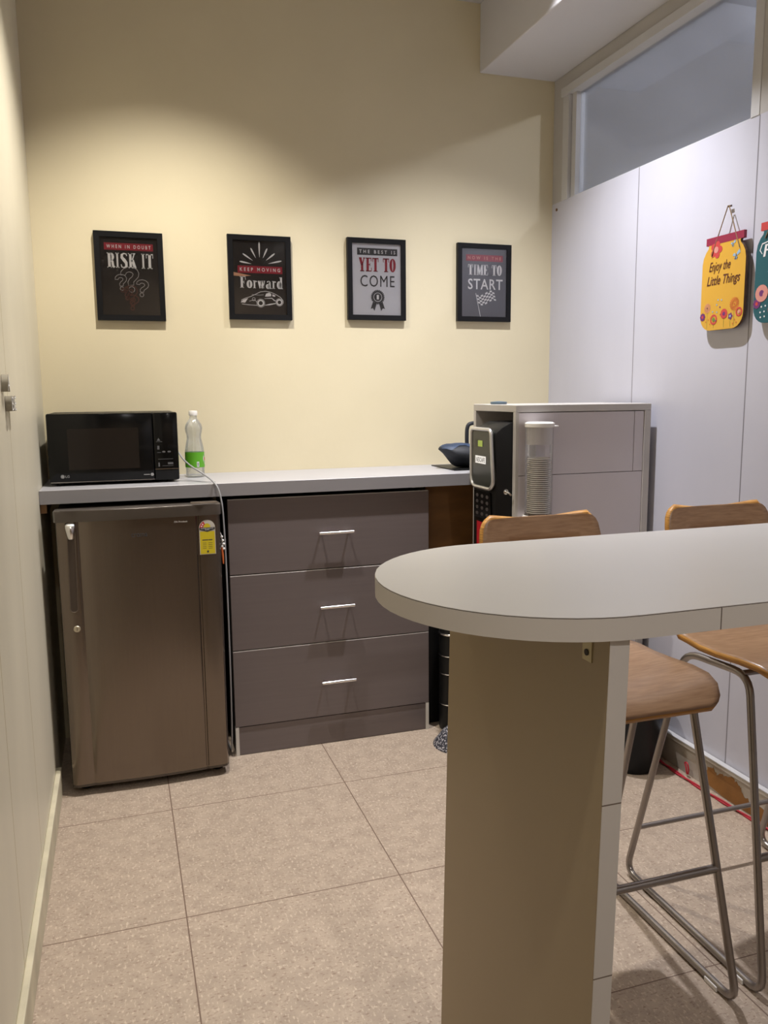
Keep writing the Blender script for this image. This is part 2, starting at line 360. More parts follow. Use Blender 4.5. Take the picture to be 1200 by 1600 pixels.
# skirting left and right
mb = MB(); mb.box(0, 0.016, YB, -0.452, 0, 0.085, 0.003)
struct(mb.build('baseboard_left', M['leftskirt']))
mb = MB(); mb.box(W-0.014, W, YB, 0, 0, 0.092, 0.002); mb.box(W-0.022, W, YB, 0, 0.092, 0.108, 0.003)
bb = struct(mb.build('baseboard_right', M['dirtywhite']))
pr = Plane((W-0.0142, 0, 0), (0, -1, 0), (0, 0, 1))
random.seed(3)
mb = MB()
top = [(1.118, .052), (1.13, .074), (1.15, .078), (1.17, .066), (1.19, .072), (1.21, .080), (1.235, .083), (1.255, .078), (1.275, .072), (1.285, .055), (1.305, .046), (1.325, .044), (1.35, .05), (1.375, .045), (1.39, .03), (1.40, .012)]
bot = [(1.40, .003), (1.3, .004), (1.2, .003), (1.135, .012), (1.122, .03)]
tj = []
for (p, q) in zip(top, top[1:]):
    for k in range(4): t_ = k/4; tj.append((p[0]+(q[0]-p[0])*t_+random.uniform(-.003, .003), p[1]+(q[1]-p[1])*t_+random.uniform(-.005, .005)))
fill(mb, pr, tj+bot, 0.0006)
mb.build('bare_patch', M['patch'], bb)
# lighter strip of edge trim on top of the right baseboard
MB().box(W-0.0235, W-0.003, YB, 0, 0.1075, 0.1105).build('top_strip', M['white'], bb)

# ------------------------------------------------------------------ bar table
def stadium(xe, r_, cy, x1, n=28):
    p = [(x1, cy-r_)]; cx = xe+r_
    for i in range(n+1):
        a = -PI/2-PI*i/n; p.append((cx+r_*math.cos(a), cy+r_*math.sin(a)))
    p.append((x1, cy+r_)); return p
TZ = 1.02; TR = 0.262; TC = -2.100
tb = thing('bar_table', 'long cream bar table with a rounded end, fixed to the right wall', 'table', (1.3, TC, 0))
st = stadium(0.610, TR, TC, W-0.002)
def slab(z0, z1, pts): return MB().prism(pts, lambda a, b_: Vector((a, b_, z0)), lambda a, b_: Vector((a, b_, z1)))
slab(TZ-0.0008, TZ, stadium(0.6105, TR-0.0005, TC, W-0.002)).build('tabletop', M['table'], tb, 30)
slab(TZ-0.0020, TZ-0.0008, stadium(0.6110, TR-0.001, TC, W-0.002)).build('joint_line', M['tline'], tb, 30)
slab(0.9885, TZ-0.0020, st).build('edge_band', M['tedge'], tb, 30)
PX = 0.832; PY0, PY1 = -2.350, -1.83
def leaning(x0, x1, y0, y1):
    mb = MB().box(x0, x1, y0, y1, 0, 0.9884)
    for v in mb.bm.verts:
        if v.co.z < .5: v.co.x -= 0.020
    return mb
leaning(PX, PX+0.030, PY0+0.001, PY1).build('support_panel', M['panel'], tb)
leaning(PX+0.0005, PX+0.0295, PY0, PY0+0.001).build('panel_edging', M['pedge'], tb)
add_lines(M['pedge'], [(2, 0.763), (2, 0.514)], (0.16, 0.12, 0.09), 0.0010)
mb = MB(); mb.box(PX-0.0025, PX, -2.312, -2.290, 0.945, 0.9884, 0.0004); mb.box(PX-0.022, PX, -2.312, -2.290, 0.986, 0.9884, 0.0004)
br = mb.build('bracket', mat('brass_bracket', (0.42, 0.36, 0.22), 0.4, metal=0.6), tb)
MB().lathe([(0.0045, -0.0035), (0.0045, 0)], (PX-0.0005, -2.301, 0.957), 14, 'X').build('screw', M['dark'], br)

# ------------------------------------------------------------------ bar stools
def make_stool(loc, label):
    t = thing('bar_stool', label, 'stool', loc, 'bar stools at the table')
    ox, oy = loc[0], loc[1]
    prof = [(-.230, .671), (-.222, .6765), (-.210, .684), (-.190, .692), (-.155, .702), (-.10, .702), (-.03, .696), (.03, .694), (.08, .697), (.12, .706), (.15, .725), (.175, .758), (.193, .80), (.207, .85), (.218, .90), (.2245, .93), (.2275, .945), (.232, .962), (.236, .980), (.239, .992), (.241, .999), (.242, 1.002)]
    wid = [.150, .166, .180, .189, .195, .198, .198, .196, .192, .187, .182, .177, .172, .167, .163, .161, .160, .158, .155, .149, .141, .129]
    # smooth resample keeps rows as given
    NU = 20; bm = bmesh.new(); g_ = []
    for (y, z), hw in zip(prof, wid):
        row = []
        for j in range(NU+1):
            u = -1+2*j/NU
            if abs(u) > 0.9: u = math.copysign(0.9+(abs(u)-0.9), u)
            sag = 0.010*(u*u) if y < .1 and y > -.2 else 0
            curve = -0.022*(u*u) if z > .75 else -0.022*(u*u)*max(0, (z-.69)/.06) if y > .1 else 0
            row.append(bm.verts.new((ox+u*hw, oy+y+curve, z+sag)))
        g_.append(row)
    for i in range(len(g_)-1):
        for j in range(NU):
            zc = (prof[i][1]+prof[i+1][1])/2; u = -1+2*(j+.5)/NU
            if .84 < zc < .945 and abs(u) < .62: continue
            bm.faces.new((g_[i][j], g_[i][j+1], g_[i+1][j+1], g_[i+1][j]))
    me = bpy.data.meshes.new('seat_shell'); bmesh.ops.recalc_face_normals(bm, faces=bm.faces)
    # outward = up
    up = sum((f.normal.z for f in bm.faces if f.calc_center_median().z < .7))
    if up < 0: bmesh.ops.reverse_faces(bm, faces=bm.faces)
    for v in bm.verts: v.co -= Vector(loc)
    bm.to_mesh(me); bm.free()
    for p in me.polygons: p.use_smooth = True
    me.materials.append(M['wood']); me.materials.append(M['woodedge'])
    o = bpy.data.objects.new('seat_shell', me); C.objects.link(o); o.parent = t
    sd = o.modifiers.new('thick', 'SOLIDIFY'); sd.thickness = 0.0145; sd.offset = -1; sd.material_offset_rim = 1
    for sx in (-1, 1):
        ft = (ox+sx*.180, oy-.115, .676); rt = (ox+sx*.205, oy+.07, .676)
        ff = (ox+sx*.225, oy-.255, .0092); rf = (ox+sx*.223, oy+.245, .0092)
        MB().tube(fillet([ft, ff, rf, rt], .045), .0088, 12, True).build('leg_frame', M['tube'], t, 60)
        MB().box(ox+sx*.225-.011, ox+sx*.225+.011, oy-.205, oy-.165, 0.0, .012, .002).build('glide', M['plast'], t)
    def at(a, b_, z): k = (z-.0085)/(.676-.0085); return [a[i]+(b_[i]-a[i])*k for i in range(2)]+[z]
    L = at((ox-.225, oy-.255), (ox-.180, oy-.115), .29); R = at((ox+.225, oy-.255), (ox+.180, oy-.115), .29)
    MB().tube([L, R], .0088, 12).build('footrest', M['tube'], t, 60)
    L = at((ox-.223, oy+.245), (ox-.205, oy+.07), .15); R = at((ox+.223, oy+.245), (ox+.205, oy+.07), .15)
    MB().tube([L, R], .0065, 12).build('rear_stretcher', M['tube'], t, 60)
    MB().tube([(ox-.185, oy-.10, .676), (ox+.185, oy-.10, .676)], .007, 10).build('seat_bar', M['tube'], t, 60)
    return t
def copy_tree(o, parent=None):
    c = o.copy(); C.objects.link(c); c.parent = parent
    for ch in [x for x in C.objects if x.parent == o]: copy_tree(ch, c)
    return c
stool = make_stool((1.213, -1.70, 0), 'oak veneer bar stool just behind the cream support panel of the table')
s2 = copy_tree(stool); s2.location = (1.732, -1.70, 0)
s2['label'] = 'oak veneer bar stool nearer the right wall, cut off by the picture edge'

# ------------------------------------------------------------------ drawer unit
D0 = -0.381
du = thing('drawer_unit', 'low brown-grey unit of three wide drawers under the worktop', 'cabinet', (0.97, -0.2, 0))
mb = MB(); mb.box(.602, .614, D0+.022, -.01, 0, .93); mb.box(1.333, 1.345, D0+.022, -.01, 0, .93); mb.box(.614, 1.333, D0+.03, -.01, .11, .125); mb.box(.614, 1.333, -.02, -.01, .11, .93)
mb.box(.614, 1.333, D0+.03, -.01, .915, .93)
mb.build('carcass', M['dark'], du)
for xa in (.600, 1.335): MB().box(xa, xa+.012, D0, D0+.022, 0, .108).build('side_panel_edge', M['edge'], du)
MB().box(.612, 1.335, D0+.004, D0+.02, 0.002, .106).build('plinth', M['drawer'], du)
for z0, z1 in ((.672, .938), (.396, .667), (.110, .391)):
    f = MB().box(.600, 1.347, D0, D0+.018, z0, z1, .0008, 1).build('drawer', M['drawer'], du)
    MB().box(.601, 1.346, D0+.0005, D0+.0175, z1-.0002, z1+.0014).build('top_edging', M['edge'], f)
    zc = {.672: .806, .396: .532, .110: .247}[z0]
    mb = MB(); mb.tube([(.918, D0-.028, zc), (1.046, D0-.028, zc)], .0055, 12)
    for xx in (.930, 1.034): mb.tube([(xx, D0-.028, zc), (xx, D0, zc)], .004, 10)
    mb.build('handle', M['chrome'], f, 50)
# worktop
wt = thing('worktop', 'long grey laminate worktop along the yellow wall', 'worktop', (1.0, -.2, .955))
MB().box(0.001, W-0.001, -.401, 0, .955, 1.0, .0012, 1).build('slab', M['worktop'], wt)
MB().box(0.001, W-0.001, -.4025, -.4010, .9555, .9992).build('front_edging', M['wtedge'], wt)
MB().box(.001, .02, -.39, -.02, .925, .955).build('wall_batten', M['brownboard'], wt)
# brown plywood board standing right of the drawers
ub = thing('end_panel', 'brown plywood panel under the worktop between drawers and coffee machine, with an added black board below', 'panel', (1.45, D0+.06, 0))
MB().box(1.352, 1.60, D0+.05, D0+.065, .50, .953).build('upper_board', M['brownboard'], ub)
MB().box(1.352, 1.60, D0+.055, D0+.070, 0, .50).build('added_dark_board', M['satinblack'], ub)  # black board added so the gap beside the drawers stays dark

# ------------------------------------------------------------------ fridge
FY = -.515
fr = thing('fridge', 'brushed steel single-door fridge with yellow energy label, below the microwave', 'fridge', (.30, -.25, 0))
MB().box(.062, .555, -.46, -.03, .035, .925, .008).build('body', M['fplastic'], fr, 40)
MB().box(.050, .562, -.47, -.05, .925, .938, .005).build('top_cover', M['fcap'], fr, 40)
mb = MB()
# door profile in XY, extruded in Z
def doorprof(off=0):
    p = [(.052, -.455), (.050, FY+.020), (.053, FY+.008), (.060, FY+.002), (.070, FY), (.108, FY), (.114, FY+.001), (.117, FY+.003), (.120, FY+.003), (.124, FY+.001), (.135, FY-.001)]
    for i in range(9):
        t = i/8; p.append((.16+t*.30, FY-.001-.006*math.sin(PI*(t*.9+.05))))
    p += [(.478, FY-.001), (.483, FY+.003), (.487, FY+.003), (.490, FY), (.54, FY+.001), (.552, FY+.006), (.559, FY+.018), (.560, -.455)]
    return p
mb.prism(doorprof(), lambda a, b_: Vector((a, b_, .040)), lambda a, b_: Vector((a, b_, .912)))
dr = mb.build('door', M['steel'], fr, 35)
def capprof(): return [(.047, -.452), (.045, FY+.014), (.052, FY+.002), (.066, FY-.003), (.11, FY-.003), (.13, FY-.008), (.30, FY-.011), (.47, FY-.008), (.49, FY-.004), (.545, FY-.003), (.560, FY+.006), (.564, FY+.02), (.563, -.452)]
mb = MB(); mb.prism(capprof(), lambda a, b_: Vector((a, b_, .910)), lambda a, b_: Vector((a*1 if True else a, b_, .946)))
bmesh.ops.bevel(mb.bm, geom=[e for e in mb.bm.edges if min(v.co.z for v in e.verts) > .94], offset=.004, segments=3, profile=.5, affect='EDGES')
mb.build('door_cap', M['fcap'], dr, 35)
mb = MB(); mb.prism([(x, y if y > -.46 else y+.004) for x, y in doorprof()], lambda a, b_: Vector((a, b_, .030)), lambda a, b_: Vector((a, b_, .040)))
mb.build('bottom_trim', M['fcap'], dr, 35)
pf = Plane((0, FY, 0), (1, 0, 0), (0, 0, 1))
# handle recess: flat plate, the hollow's shade put into a dark colour
mb = MB(); g0 = arcpts(.091, .632, .0115, 180, 360, 8)+arcpts(.096, .898, .0115, 0, 180, 8)
mb.prism(g0, lambda a, b_: pf.p(a, b_, -.001), lambda a, b_: pf.p(a, b_, .0006))
hd = mb.build('handle_recess', M['groove'], dr)
mb = MB(); mb.tube([pf.p(a, b_, .0005) for a, b_ in g0], .0014, 8, True); mb.build('recess_rim', M['fplastic'], hd, 60)
# chrome grip
mb = MB()
rows = [(.908, .0135, .004), (.902, .0165, .012), (.893, .0165, .018), (.882, .0150, .019), (.868, .0125, .017), (.858, .0100, .013), (.853, .0070, .006)]
gr = []
for z, hw, dp in rows:
    gr.append([mb.bm.verts.new(pf.p(.094+hw*math.cos(PI*k/10), z, dp*math.sin(PI*k/10))) for k in range(11)])
for a, b_ in zip(gr, gr[1:]):
    for k in range(10): mb.bm.faces.new((a[k], a[k+1], b_[k+1], b_[k]))
mb.bm.faces.new(gr[0]); mb.bm.faces.new(gr[-1])
mb.build('handle_grip', M['chrome'], dr, 50)
lk = MB().lathe([(.0105, 0), (.0105, -.003), (.009, -.0045), (.004, -.0048)], (.0955, FY, .566), 24, 'Y').build('lock', mat('nickel_lock', (.6, .55, .42), .3, metal=.8), dr, 40)
MB().box(.0947, .0963, FY-.0053, FY-.0045, .561, .571).build('keyhole', M['dark'], lk)
pf2 = Plane((0, FY-.0075, 0), (1, 0, 0), (0, 0, 1))
text('logo_lettering', 'croma', pf2, .276, .325, .852, .864, M['ink'], dr, c=0, bold=.01)
text('maker_lettering', 'A TATA Product', Plane((0, FY-.0045, 0), (1, 0, 0), (0, 0, 1)), .391, .452, .891, .8965, M['white_print'], dr, c=0, bold=.02)
# energy label
pe = Plane((0, FY, 0), (1, 0, 0), (0, 0, 1))
ex0, ex1, ez0, ez1 = .4885, .5405, .779, .868
ec = (ex0+ex1)/2; er = (ex1-ex0)/2
arch = arcpts(ec, ez1, er, 0, 180, 16)
mb = MB(); mb.prism([(ex0, ez0), (ex1, ez0)]+arch, lambda a, b_: pe.p(a, b_, -.001), lambda a, b_: pe.p(a, b_, .0006))
lab = mb.build('energy_label', mat('white_sticker', (.55, .52, .47), .4), dr)
mb = MB(); rect(mb, pe, ex0+.002, ex1-.002, ez0+.002, ez1-.012, .0009); disc(mb, pe, ec, ez1+.004, .0105, .0009); mb.build('yellow_field', M['labelyellow'], lab)
mb = MB(); fill(mb, pe, arcpts(ec, ez1, er-.002, 180, 118, 6)+arcpts(ec, ez1, .013, 118, 180, 5), .0010); mb.build('red_rating', mat('label_red', (.5, .02, .03), .4), lab)
mb = MB(); fill(mb, pe, [(ex0+.001, ez1+.001), (ex0+.001, ez1-.006), (ec, ez1-.014), (ex1-.001, ez1-.006), (ex1-.001, ez1+.001)], .0011)
rect(mb, pe, ec-.003, ec+.003, ez0+.006, ez0+.013, .0011)
for k, (a, b_) in enumerate(((-.017, .0), (.003, .014))): rect(mb, pe, ec+a, ec+b_+.002, ez0+.047, ez0+.050, .0011)
for k in range(4): rect(mb, pe, ec-.016, ec-.004, ez0+.020+k*.006, ez0+.0212+k*.006, .0011); rect(mb, pe, ec+.002, ec+.016, ez0+.020+k*.006, ez0+.0212+k*.006, .0011)
mb.build('label_print', M['ink'], lab)
text('label_lettering', 'POWER SAVINGS', pe, ec-.020, ec+.020, ez1-.0035, ez1-.0005, M['white_print'], lab, c=.0014)
text('label_lettering', 'GUIDE', pe, ec-.007, ec+.007, ez1-.008, ez1-.0045, M['white_print'], lab, c=.0014)
mb = MB()
for a in (140, 163):
    cx, cz = ec+.0185*math.cos(math.radians(a)), ez1+.0185*math.sin(math.radians(a))
    fill(mb, pe, [(cx+(.0035 if k % 2 == 0 else .0015)*math.sin(PI*k/5), cz+(.0035 if k % 2 == 0 else .0015)*math.cos(PI*k/5)) for k in range(10)], .0013)
mb.build('rating_stars', M['white_print'], lab)
for xx in (.09, .525):
    for yy in (-.44, -.08): MB().lathe([(.020, 0), (.020, .012), (.012, .036)], (xx, yy, 0), 16).build('foot', M['satinblack'], fr, 40)
MB().box(.468, .556, -.485, -.452, .9385, .949, .003).build('hinge_cover', M['fplastic'], fr, 40)
# trinket hanging in the gap
t = thing('keyring_charm', 'small orange and white charm hanging beside the fridge door', 'charm', (.575, -.47, .80))
MB().tube([(.5595, -.475, .845), (.566, -.475, .83), (.566, -.475, .80)], .0016, 8).build('cord', M['plast'], t)
mb = MB()
for z, dx in ((.828, 0), (.815, .003), (.803, .006), (.795, .001), (.787, .006)): mb.lathe([(.001, -.005), (.005, -.002), (.005, .002), (.001, .005)], (.565+dx, -.475, z), 10)
mb.build('beads', M['plast'], t, 60)
MB().tube([(.565, -.475, .795), (.567, -.475, .76), (.568, -.475, .735)], [.004, .0035, .002], 8).build('tassel', M['orange'], t)

# ------------------------------------------------------------------ microwave
MY = -.290
mwv = thing('microwave', 'black microwave oven standing at the left end of the worktop', 'microwave', (.24, -.15, 1.0))
MB().box(.032, .446, MY+.022, -.012, 1.010, 1.243, .006).build('body', M['satinblack'], mwv, 40)
pm = Plane((0, MY, 0), (1, 0, 0), (0, 0, 1))
dr = MB().box(.027, .3665, MY, MY+.022, 1.008, 1.243, .006).build('door', M['black'], mwv, 40)
MB().box(.090, .318, MY-.0006, MY+.001, 1.054, 1.192).build('window', M['mwwin'], dr)
MB().box(.030, .366, MY-.0008, MY+.001, 1.0125, 1.0140).build('chrome_strip', M['chrome'], dr)
mb = MB(); ring(mb, pm, .0685, 1.033, .0058, .0012, .0009); rect(mb, pm, .0672, .0692, 1.029, 1.037, .0009); disc(mb, pm, .0685, 1.033, .0045, .0006)
mb.build('round_logo', M['grey'], dr)
text('logo_lettering', 'LG', pm, .0775, .090, 1.029, 1.037, M['grey'], dr, c=.0008)
mb = MB(); disc(mb, pm, .358, 1.030, .0055); rect(mb, pm, .330, .350, 1.029, 1.0315); mb.build('door_mark', M['grey'], dr)
cp = MB().box(.3675, .450, MY, MY+.022, 1.008, 1.243, .006).build('control_panel', M['black'], mwv, 40)
MB().box(.369, .449, MY-.0012, MY+.001, 1.0465, 1.0485).build('release_strip', M['chrome'], cp)
mb = MB(); fill(mb, pm, [(.378, 1.145), (.390, 1.145), (.384, 1.155)], .0007); rect(mb, pm, .376, .396, 1.141, 1.1425); rect(mb, pm, .379, .386, 1.115, 1.128)
rect(mb, pm, .378, .390, 1.104, 1.1055); disc(mb, pm, .400, 1.107, .006, .0006, 14, .003); disc(mb, pm, .418, 1.107, .006, .0006, 14, .003)
rect(mb, pm, .380, .430, 1.081, 1.0822); rect(mb, pm, .412, .430, 1.063, 1.070); rect(mb, pm, .393, .430, 1.0575, 1.0587); rect(mb, pm, .380, .385, 1.056, 1.070)
mb.build('button_marks', mat('faint_button_print', (.10, .10, .105), .5), cp)
for xx in (.06, .42):
    for yy in (-.25, -.04): MB().lathe([(.012, 1.0), (.012, 1.010)], (xx, yy, 0), 14).build('foot', M['satinblack'], mwv)

# ------------------------------------------------------------------ soda bottle
bx, by = .518, -.13
bo = thing('soda_bottle', 'empty clear soda bottle with a green label beside the microwave', 'bottle', (bx, by, 1.0))
prof = [(.022, 1.0), (.0325, 1.003), (.034, 1.012), (.0335, 1.03), (.0345, 1.034), (.0345, 1.096), (.0335, 1.106), (.030, 1.125), (.0262, 1.142), (.0265, 1.155), (.030, 1.168), (.0315, 1.180), (.0290, 1.193), (.0200, 1.207), (.0135, 1.215), (.0125, 1.228), (.0125, 1.232)]
MB().lathe(prof, (bx, by, 0), 36).build('bottle_body', M['pet'], bo, 60)
lb = MB().lathe([(.0352, 1.037), (.0352, 1.093)], (bx, by, 0), 36, cap=False).build('label', M['green'], bo, 60)
mb = MB()
def cyl(a, z, rr_=.0356): return Vector((bx+rr_*math.sin(math.radians(a)), by-rr_*math.cos(math.radians(a)), z))
def cylpatch(mb, a0, a1, z0, z1, rr_=.0356, n=6):
    for i in range(n):
        p, q = a0+(a1-a0)*i/n, a0+(a1-a0)*(i+1)/n; mb.poly([cyl(p, z0, rr_), cyl(q, z0, rr_), cyl(q, z1, rr_), cyl(p, z1, rr_)])
cylpatch(mb, 6, 20, 1.040, 1.058)
mb.poly([cyl(78+26*math.cos(2*PI*i/18), 1.068+.020*math.sin(2*PI*i/18)) for i in range(18)])
mb.build('label_panel', M['white_print'], lb)
mb = MB(); cylpatch(mb, 60, 90, 1.062, 1.072, .0359); mb.build('label_emblem', mat('label_emblem_red', (.5, .08, .05), .5), lb)
mb = MB(); cylpatch(mb, 8, 18, 1.0425, 1.0555, .0359, 2); mb.build('label_code', M['grey'], lb)
MB().lathe([(.0155, 1.226), (.0158, 1.228), (.0158, 1.241), (.0145, 1.2435)], (bx, by, 0), 28).build('cap', M['plast'], bo, 40)

# microwave cable draped over the worktop edge
pts = [(.440, -.10, 1.10), (.455, -.16, 1.098), (.470, -.215, 1.073), (.492, -.28, 1.052), (.523, -.35, 1.032), (.550, -.395, 1.010), (.566, -.418, .985), (.575, -.428, .94), (.579, -.43, .88), (.582, -.43, .75), (.583, -.43, .55), (.584, -.42, .30), (.585, -.38, .05), (.585, -.30, .01), (.585, -.1, .006)]
def smooth(pts, k=5):
    P = [Vector(p) for p in pts]; out = []
    for i in range(len(P)-1):
        a, b_, c, d_ = P[max(i-1, 0)], P[i], P[i+1], P[min(i+2, len(P)-1)]
        for j in range(k):
            t = j/k; out.append(.5*((2*b_)+(c-a)*t+(2*a-5*b_+4*c-d_)*t*t+(3*b_-a-3*c+d_)*t**3))
    return out+[P[-1]]
tag(MB().tube(smooth(pts), .0030, 8).build('power_cable', M['cable'], None, 60), 'grey power cable hanging from the microwave over the worktop edge', 'cable')
pts = [(.445, -.26, 1.0015), (.47, -.275, 1.0015), (.50, -.30, 1.0015), (.54, -.345, 1.0015), (.565, -.35, 1.0015)]
tag(MB().tube(smooth(pts), .0011, 6).build('thin_wire', M['grey']), 'thin dark wire lying on the worktop below the bottle', 'wire')

# ------------------------------------------------------------------ dark pouch at the right end of the worktop
bg = thing('fabric_pouch', 'navy and black padded pouch at the right end of the worktop', 'pouch', (1.56, -.2, 1.0))
mb = MB()
secs = [(1.462, 1.076, .004, .004), (1.468, 1.078, .010, .015), (1.480, 1.076, .018, .030), (1.497, 1.068, .030, .045), (1.515, 1.057, .041, .055), (1.535, 1.053, .047, .062), (1.56, 1.052, .048, .066), (1.585, 1.050, .047, .066), (1.61, 1.047, .045, .060), (1.64, 1.044, .040, .050), (1.665, 1.040, .030, .035), (1.675, 1.038, .012, .012)]
rg = []
for x, zc, hz, hy in secs:
    ring_ = []
    for k in range(24):
        a = 2*PI*k/24; sq = 1+.10*math.cos(2*a); z = zc+hz*math.sin(a)
        yy = -.2+hy*math.cos(a)*(1.0 if math.sin(a) > -.2 else .80)
        ring_.append(mb.bm.verts.new((x+.012*math.sin(a)*(1 if x < 1.53 else 0)*-.3, yy, max(z, 1.004))))
    rg.append(ring_)
for a, b_ in zip(rg, rg[1:]):
    for k in range(24): mb.bm.faces.new((a[k], a[(k+1) % 24], b_[(k+1) % 24], b_[k]))
mb.bm.faces.new(rg[0]); mb.bm.faces.new(rg[-1])
mb.build('pouch_body', M['blackfab'], bg, 60)
mb = MB(); rg = []
for x, zc, hz, hy in secs[:-1]:
    ring_ = []
    for k in range(13):
        lo = 15 if x < 1.50 else 25+35*math.sin(min(1, (x-1.50)/.10)*PI)
        a = math.radians(lo+(180-2*lo)*k/12) if x > 1.46 else math.radians(90)
        a = math.radians(-180+0)+0 if False else a
        # front (negative y) half: angle measured from front
        ring_.append(mb.bm.verts.new((x, -.2-(hy+.002)*math.cos(a), zc+(hz+.002)*math.sin(a))))
    rg.append(ring_)
for a, b_ in zip(rg, rg[1:]):
    for k in range(12): mb.bm.faces.new((a[k], a[k+1], b_[k+1], b_[k]))
mb.build('top_flap', M['navy'], bg, 60)
MB().tube(smooth([(1.588, -.19, 1.06), (1.586, -.19, 1.12), (1.588, -.19, 1.160), (1.60, -.19, 1.176), (1.63, -.19, 1.176), (1.645, -.19, 1.15), (1.645, -.19, 1.07)]), .008, 10).build('carry_strap', M['blackfab'], bg, 60)
tag(MB().box(1.485, 1.70, -.30, -.055, 1.0002, 1.004, .001).build('tray', M['satinblack']), 'thin black tray on the worktop under the navy pouch', 'tray')

# ------------------------------------------------------------------ white cabinet with coffee machine
CX0, CX1, CY0, CY1, CT = 1.506, 2.032, -.770, -.432, 1.258
cb = thing('machine_cabinet', 'pale boxed cabinet housing the coffee machine, against the right wall', 'cabinet', (1.77, -.6, 0))
MB().box(CX0, CX1, CY0, CY1, CT-.024, CT, .0015, 1).build('top_board', M['cabframe'], cb)
MB().box(CX1-.026, CX1, CY0, CY1, 0, CT-.024, .001, 1).build('side_board', M['cabframe'], cb)
MB().box(CX0, CX0+.012, CY0, CY0+.02, 0, CT-.024, .0008, 1).build('corner_post', M['cabframe'], cb)
MB().box(CX0, CX1-.026, CY1-.020, CY1, 0, CT-.024, .001, 1).build('back_board', M['cabframe'], cb)
for (x0, x1, z0, z1) in ((CX0+.0125, 1.9655, 1.0225, CT-.0265), (1.9675, CX1-.0275, 1.0225, CT-.0265), (CX0+.0125, CX1-.0275, .02, 1.0205)):
    MB().box(x0, x1, CY0+.003, CY0+.018, z0, z1, .0006, 1).build('front_panel', M['cabinet'], cb)
MB().box(CX0+.013, CX1-.028, CY0+.018, CY0+.022, .02, CT-.026).build('joint_backing', M['dark'], cb)
MB().box(CX0+.001, CX1-.026, CY0+.022, CY1-.02, .46, .48).build('shelf', M['cabframe'], cb)
tag(MB().lathe([(.028, CT+.0003), (.030, CT+.004), (.029, CT+.009), (.006, CT+.011)], (1.545, -.56, 0), 24).build('small_dish', mat('slate_blue_plastic', (.10, .15, .20), .4), None, 40), 'small slate blue dish lying on top of the pale cabinet', 'dish')
cm = thing('coffee_machine', 'black coffee machine with silver-rimmed front, sticking out of the pale cabinet', 'coffee machine', (1.6, -.66, .48))
MX, MYa, MYb, MT = 1.437, -.745, -.565, 1.178
mb = MB(); mb.prism([(MX+.010, .4802), (1.86, .4802), (1.86, 1.205), (1.50, 1.200), (MX+.030, MT+.004), (MX+.010, MT-.012)], lambda a, b_: Vector((a, MYa, b_)), lambda a, b_: Vector((a, MYb, b_)))
bmesh.ops.bevel(mb.bm, geom=list(mb.bm.edges), offset=.005, segments=2, profile=.5, affect='EDGES')
mb.build('housing', M['satinblack'], cm, 40)
pmc = Plane((MX, 0, 0), (0, -1, 0), (0, 0, 1))
def rr4(a0, a1, b0, b1, r_):
    return arcpts(a1-r_, b0+r_, r_, -90, 0, 6)+arcpts(a1-r_, b1-r_*.5, r_*.5, 0, 90, 5)+arcpts(a0+r_*.5, b1-r_*.5, r_*.5, 90, 180, 5)+arcpts(a0+r_, b0+r_, r_, 180, 270, 6)
po = rr4(.568, .745, .975, MT-.002, .035)
mb = MB(); mb.prism(po, lambda a, b_: pmc.p(a, b_, -.014), lambda a, b_: pmc.p(a, b_, 0)); fp = mb.build('front_panel', M['machgrey'], cm, 40)
mb = MB(); mb.tube([pmc.p(a, b_, 0) for a, b_ in po], .0062, 8, True); mb.build('silver_rim', mat('silver_trim', (.62, .61, .60), .28, metal=.7), fp, 60)
mb = MB(); rect(mb, pmc, .625, .662, 1.116, 1.137, .0012); ds = mb.build('display', M['lcd'], fp)
mb = MB(); rect(mb, pmc, .603, .624, 1.114, 1.139, .0012); mb.build('display_surround', M['black'], fp)
mb = MB(); rect(mb, pmc, .605, .690, 1.058, 1.084, .0012); bdg = mb.build('badge', mat('glowing_white_badge', (.75, .75, .75), .4, emis=(1, 1, 1), es=.35), fp)  # sticker given a faint glow to brighten its white
text('badge_lettering', 'NESCAFE', pmc, .612, .683, 1.063, 1.079, M['grey'], bdg, c=.0018, bold=.02)
mb = MB(); mb.prism(rr4(.585, .722, .868, .962, .012), lambda a, b_: pmc.p(a, b_, -.012), lambda a, b_: pmc.p(a, b_, -.004)); kp = mb.build('keypad', M['black'], cm, 40)
mk = mat('dark_grey_keys', (.06, .05, .05), .4)
for i in range(3):
    for j in range(4): mb = MB(); mb.prism([(.612+i*.040+.010*math.cos(PI*q/7), .882+j*.021+.006*math.sin(PI*q/7)) for q in range(14)], lambda a, b_: pmc.p(a, b_, -.0045), lambda a, b_: pmc.p(a, b_, -.0030)); mb.build('key', mk, kp)
mb = MB(); rect(mb, pmc, .60, .70, .74, .852, -.0085); mb.build('red_sticker', mat('red_sticker', (.45, .01, .02), .4), cm)
lk = MB().lathe([(.009, 0), (.009, -.004), (.006, -.006)], (1.484, MYa, .968), 18, 'Y').build('lock', M['chrome'], cm, 40)
MB().tube([(1.484, MYa-.006, .968), (1.490, MYa-.016, .964), (1.497, MYa-.018, .957)], .003, 8).build('key', M['chrome'], lk)

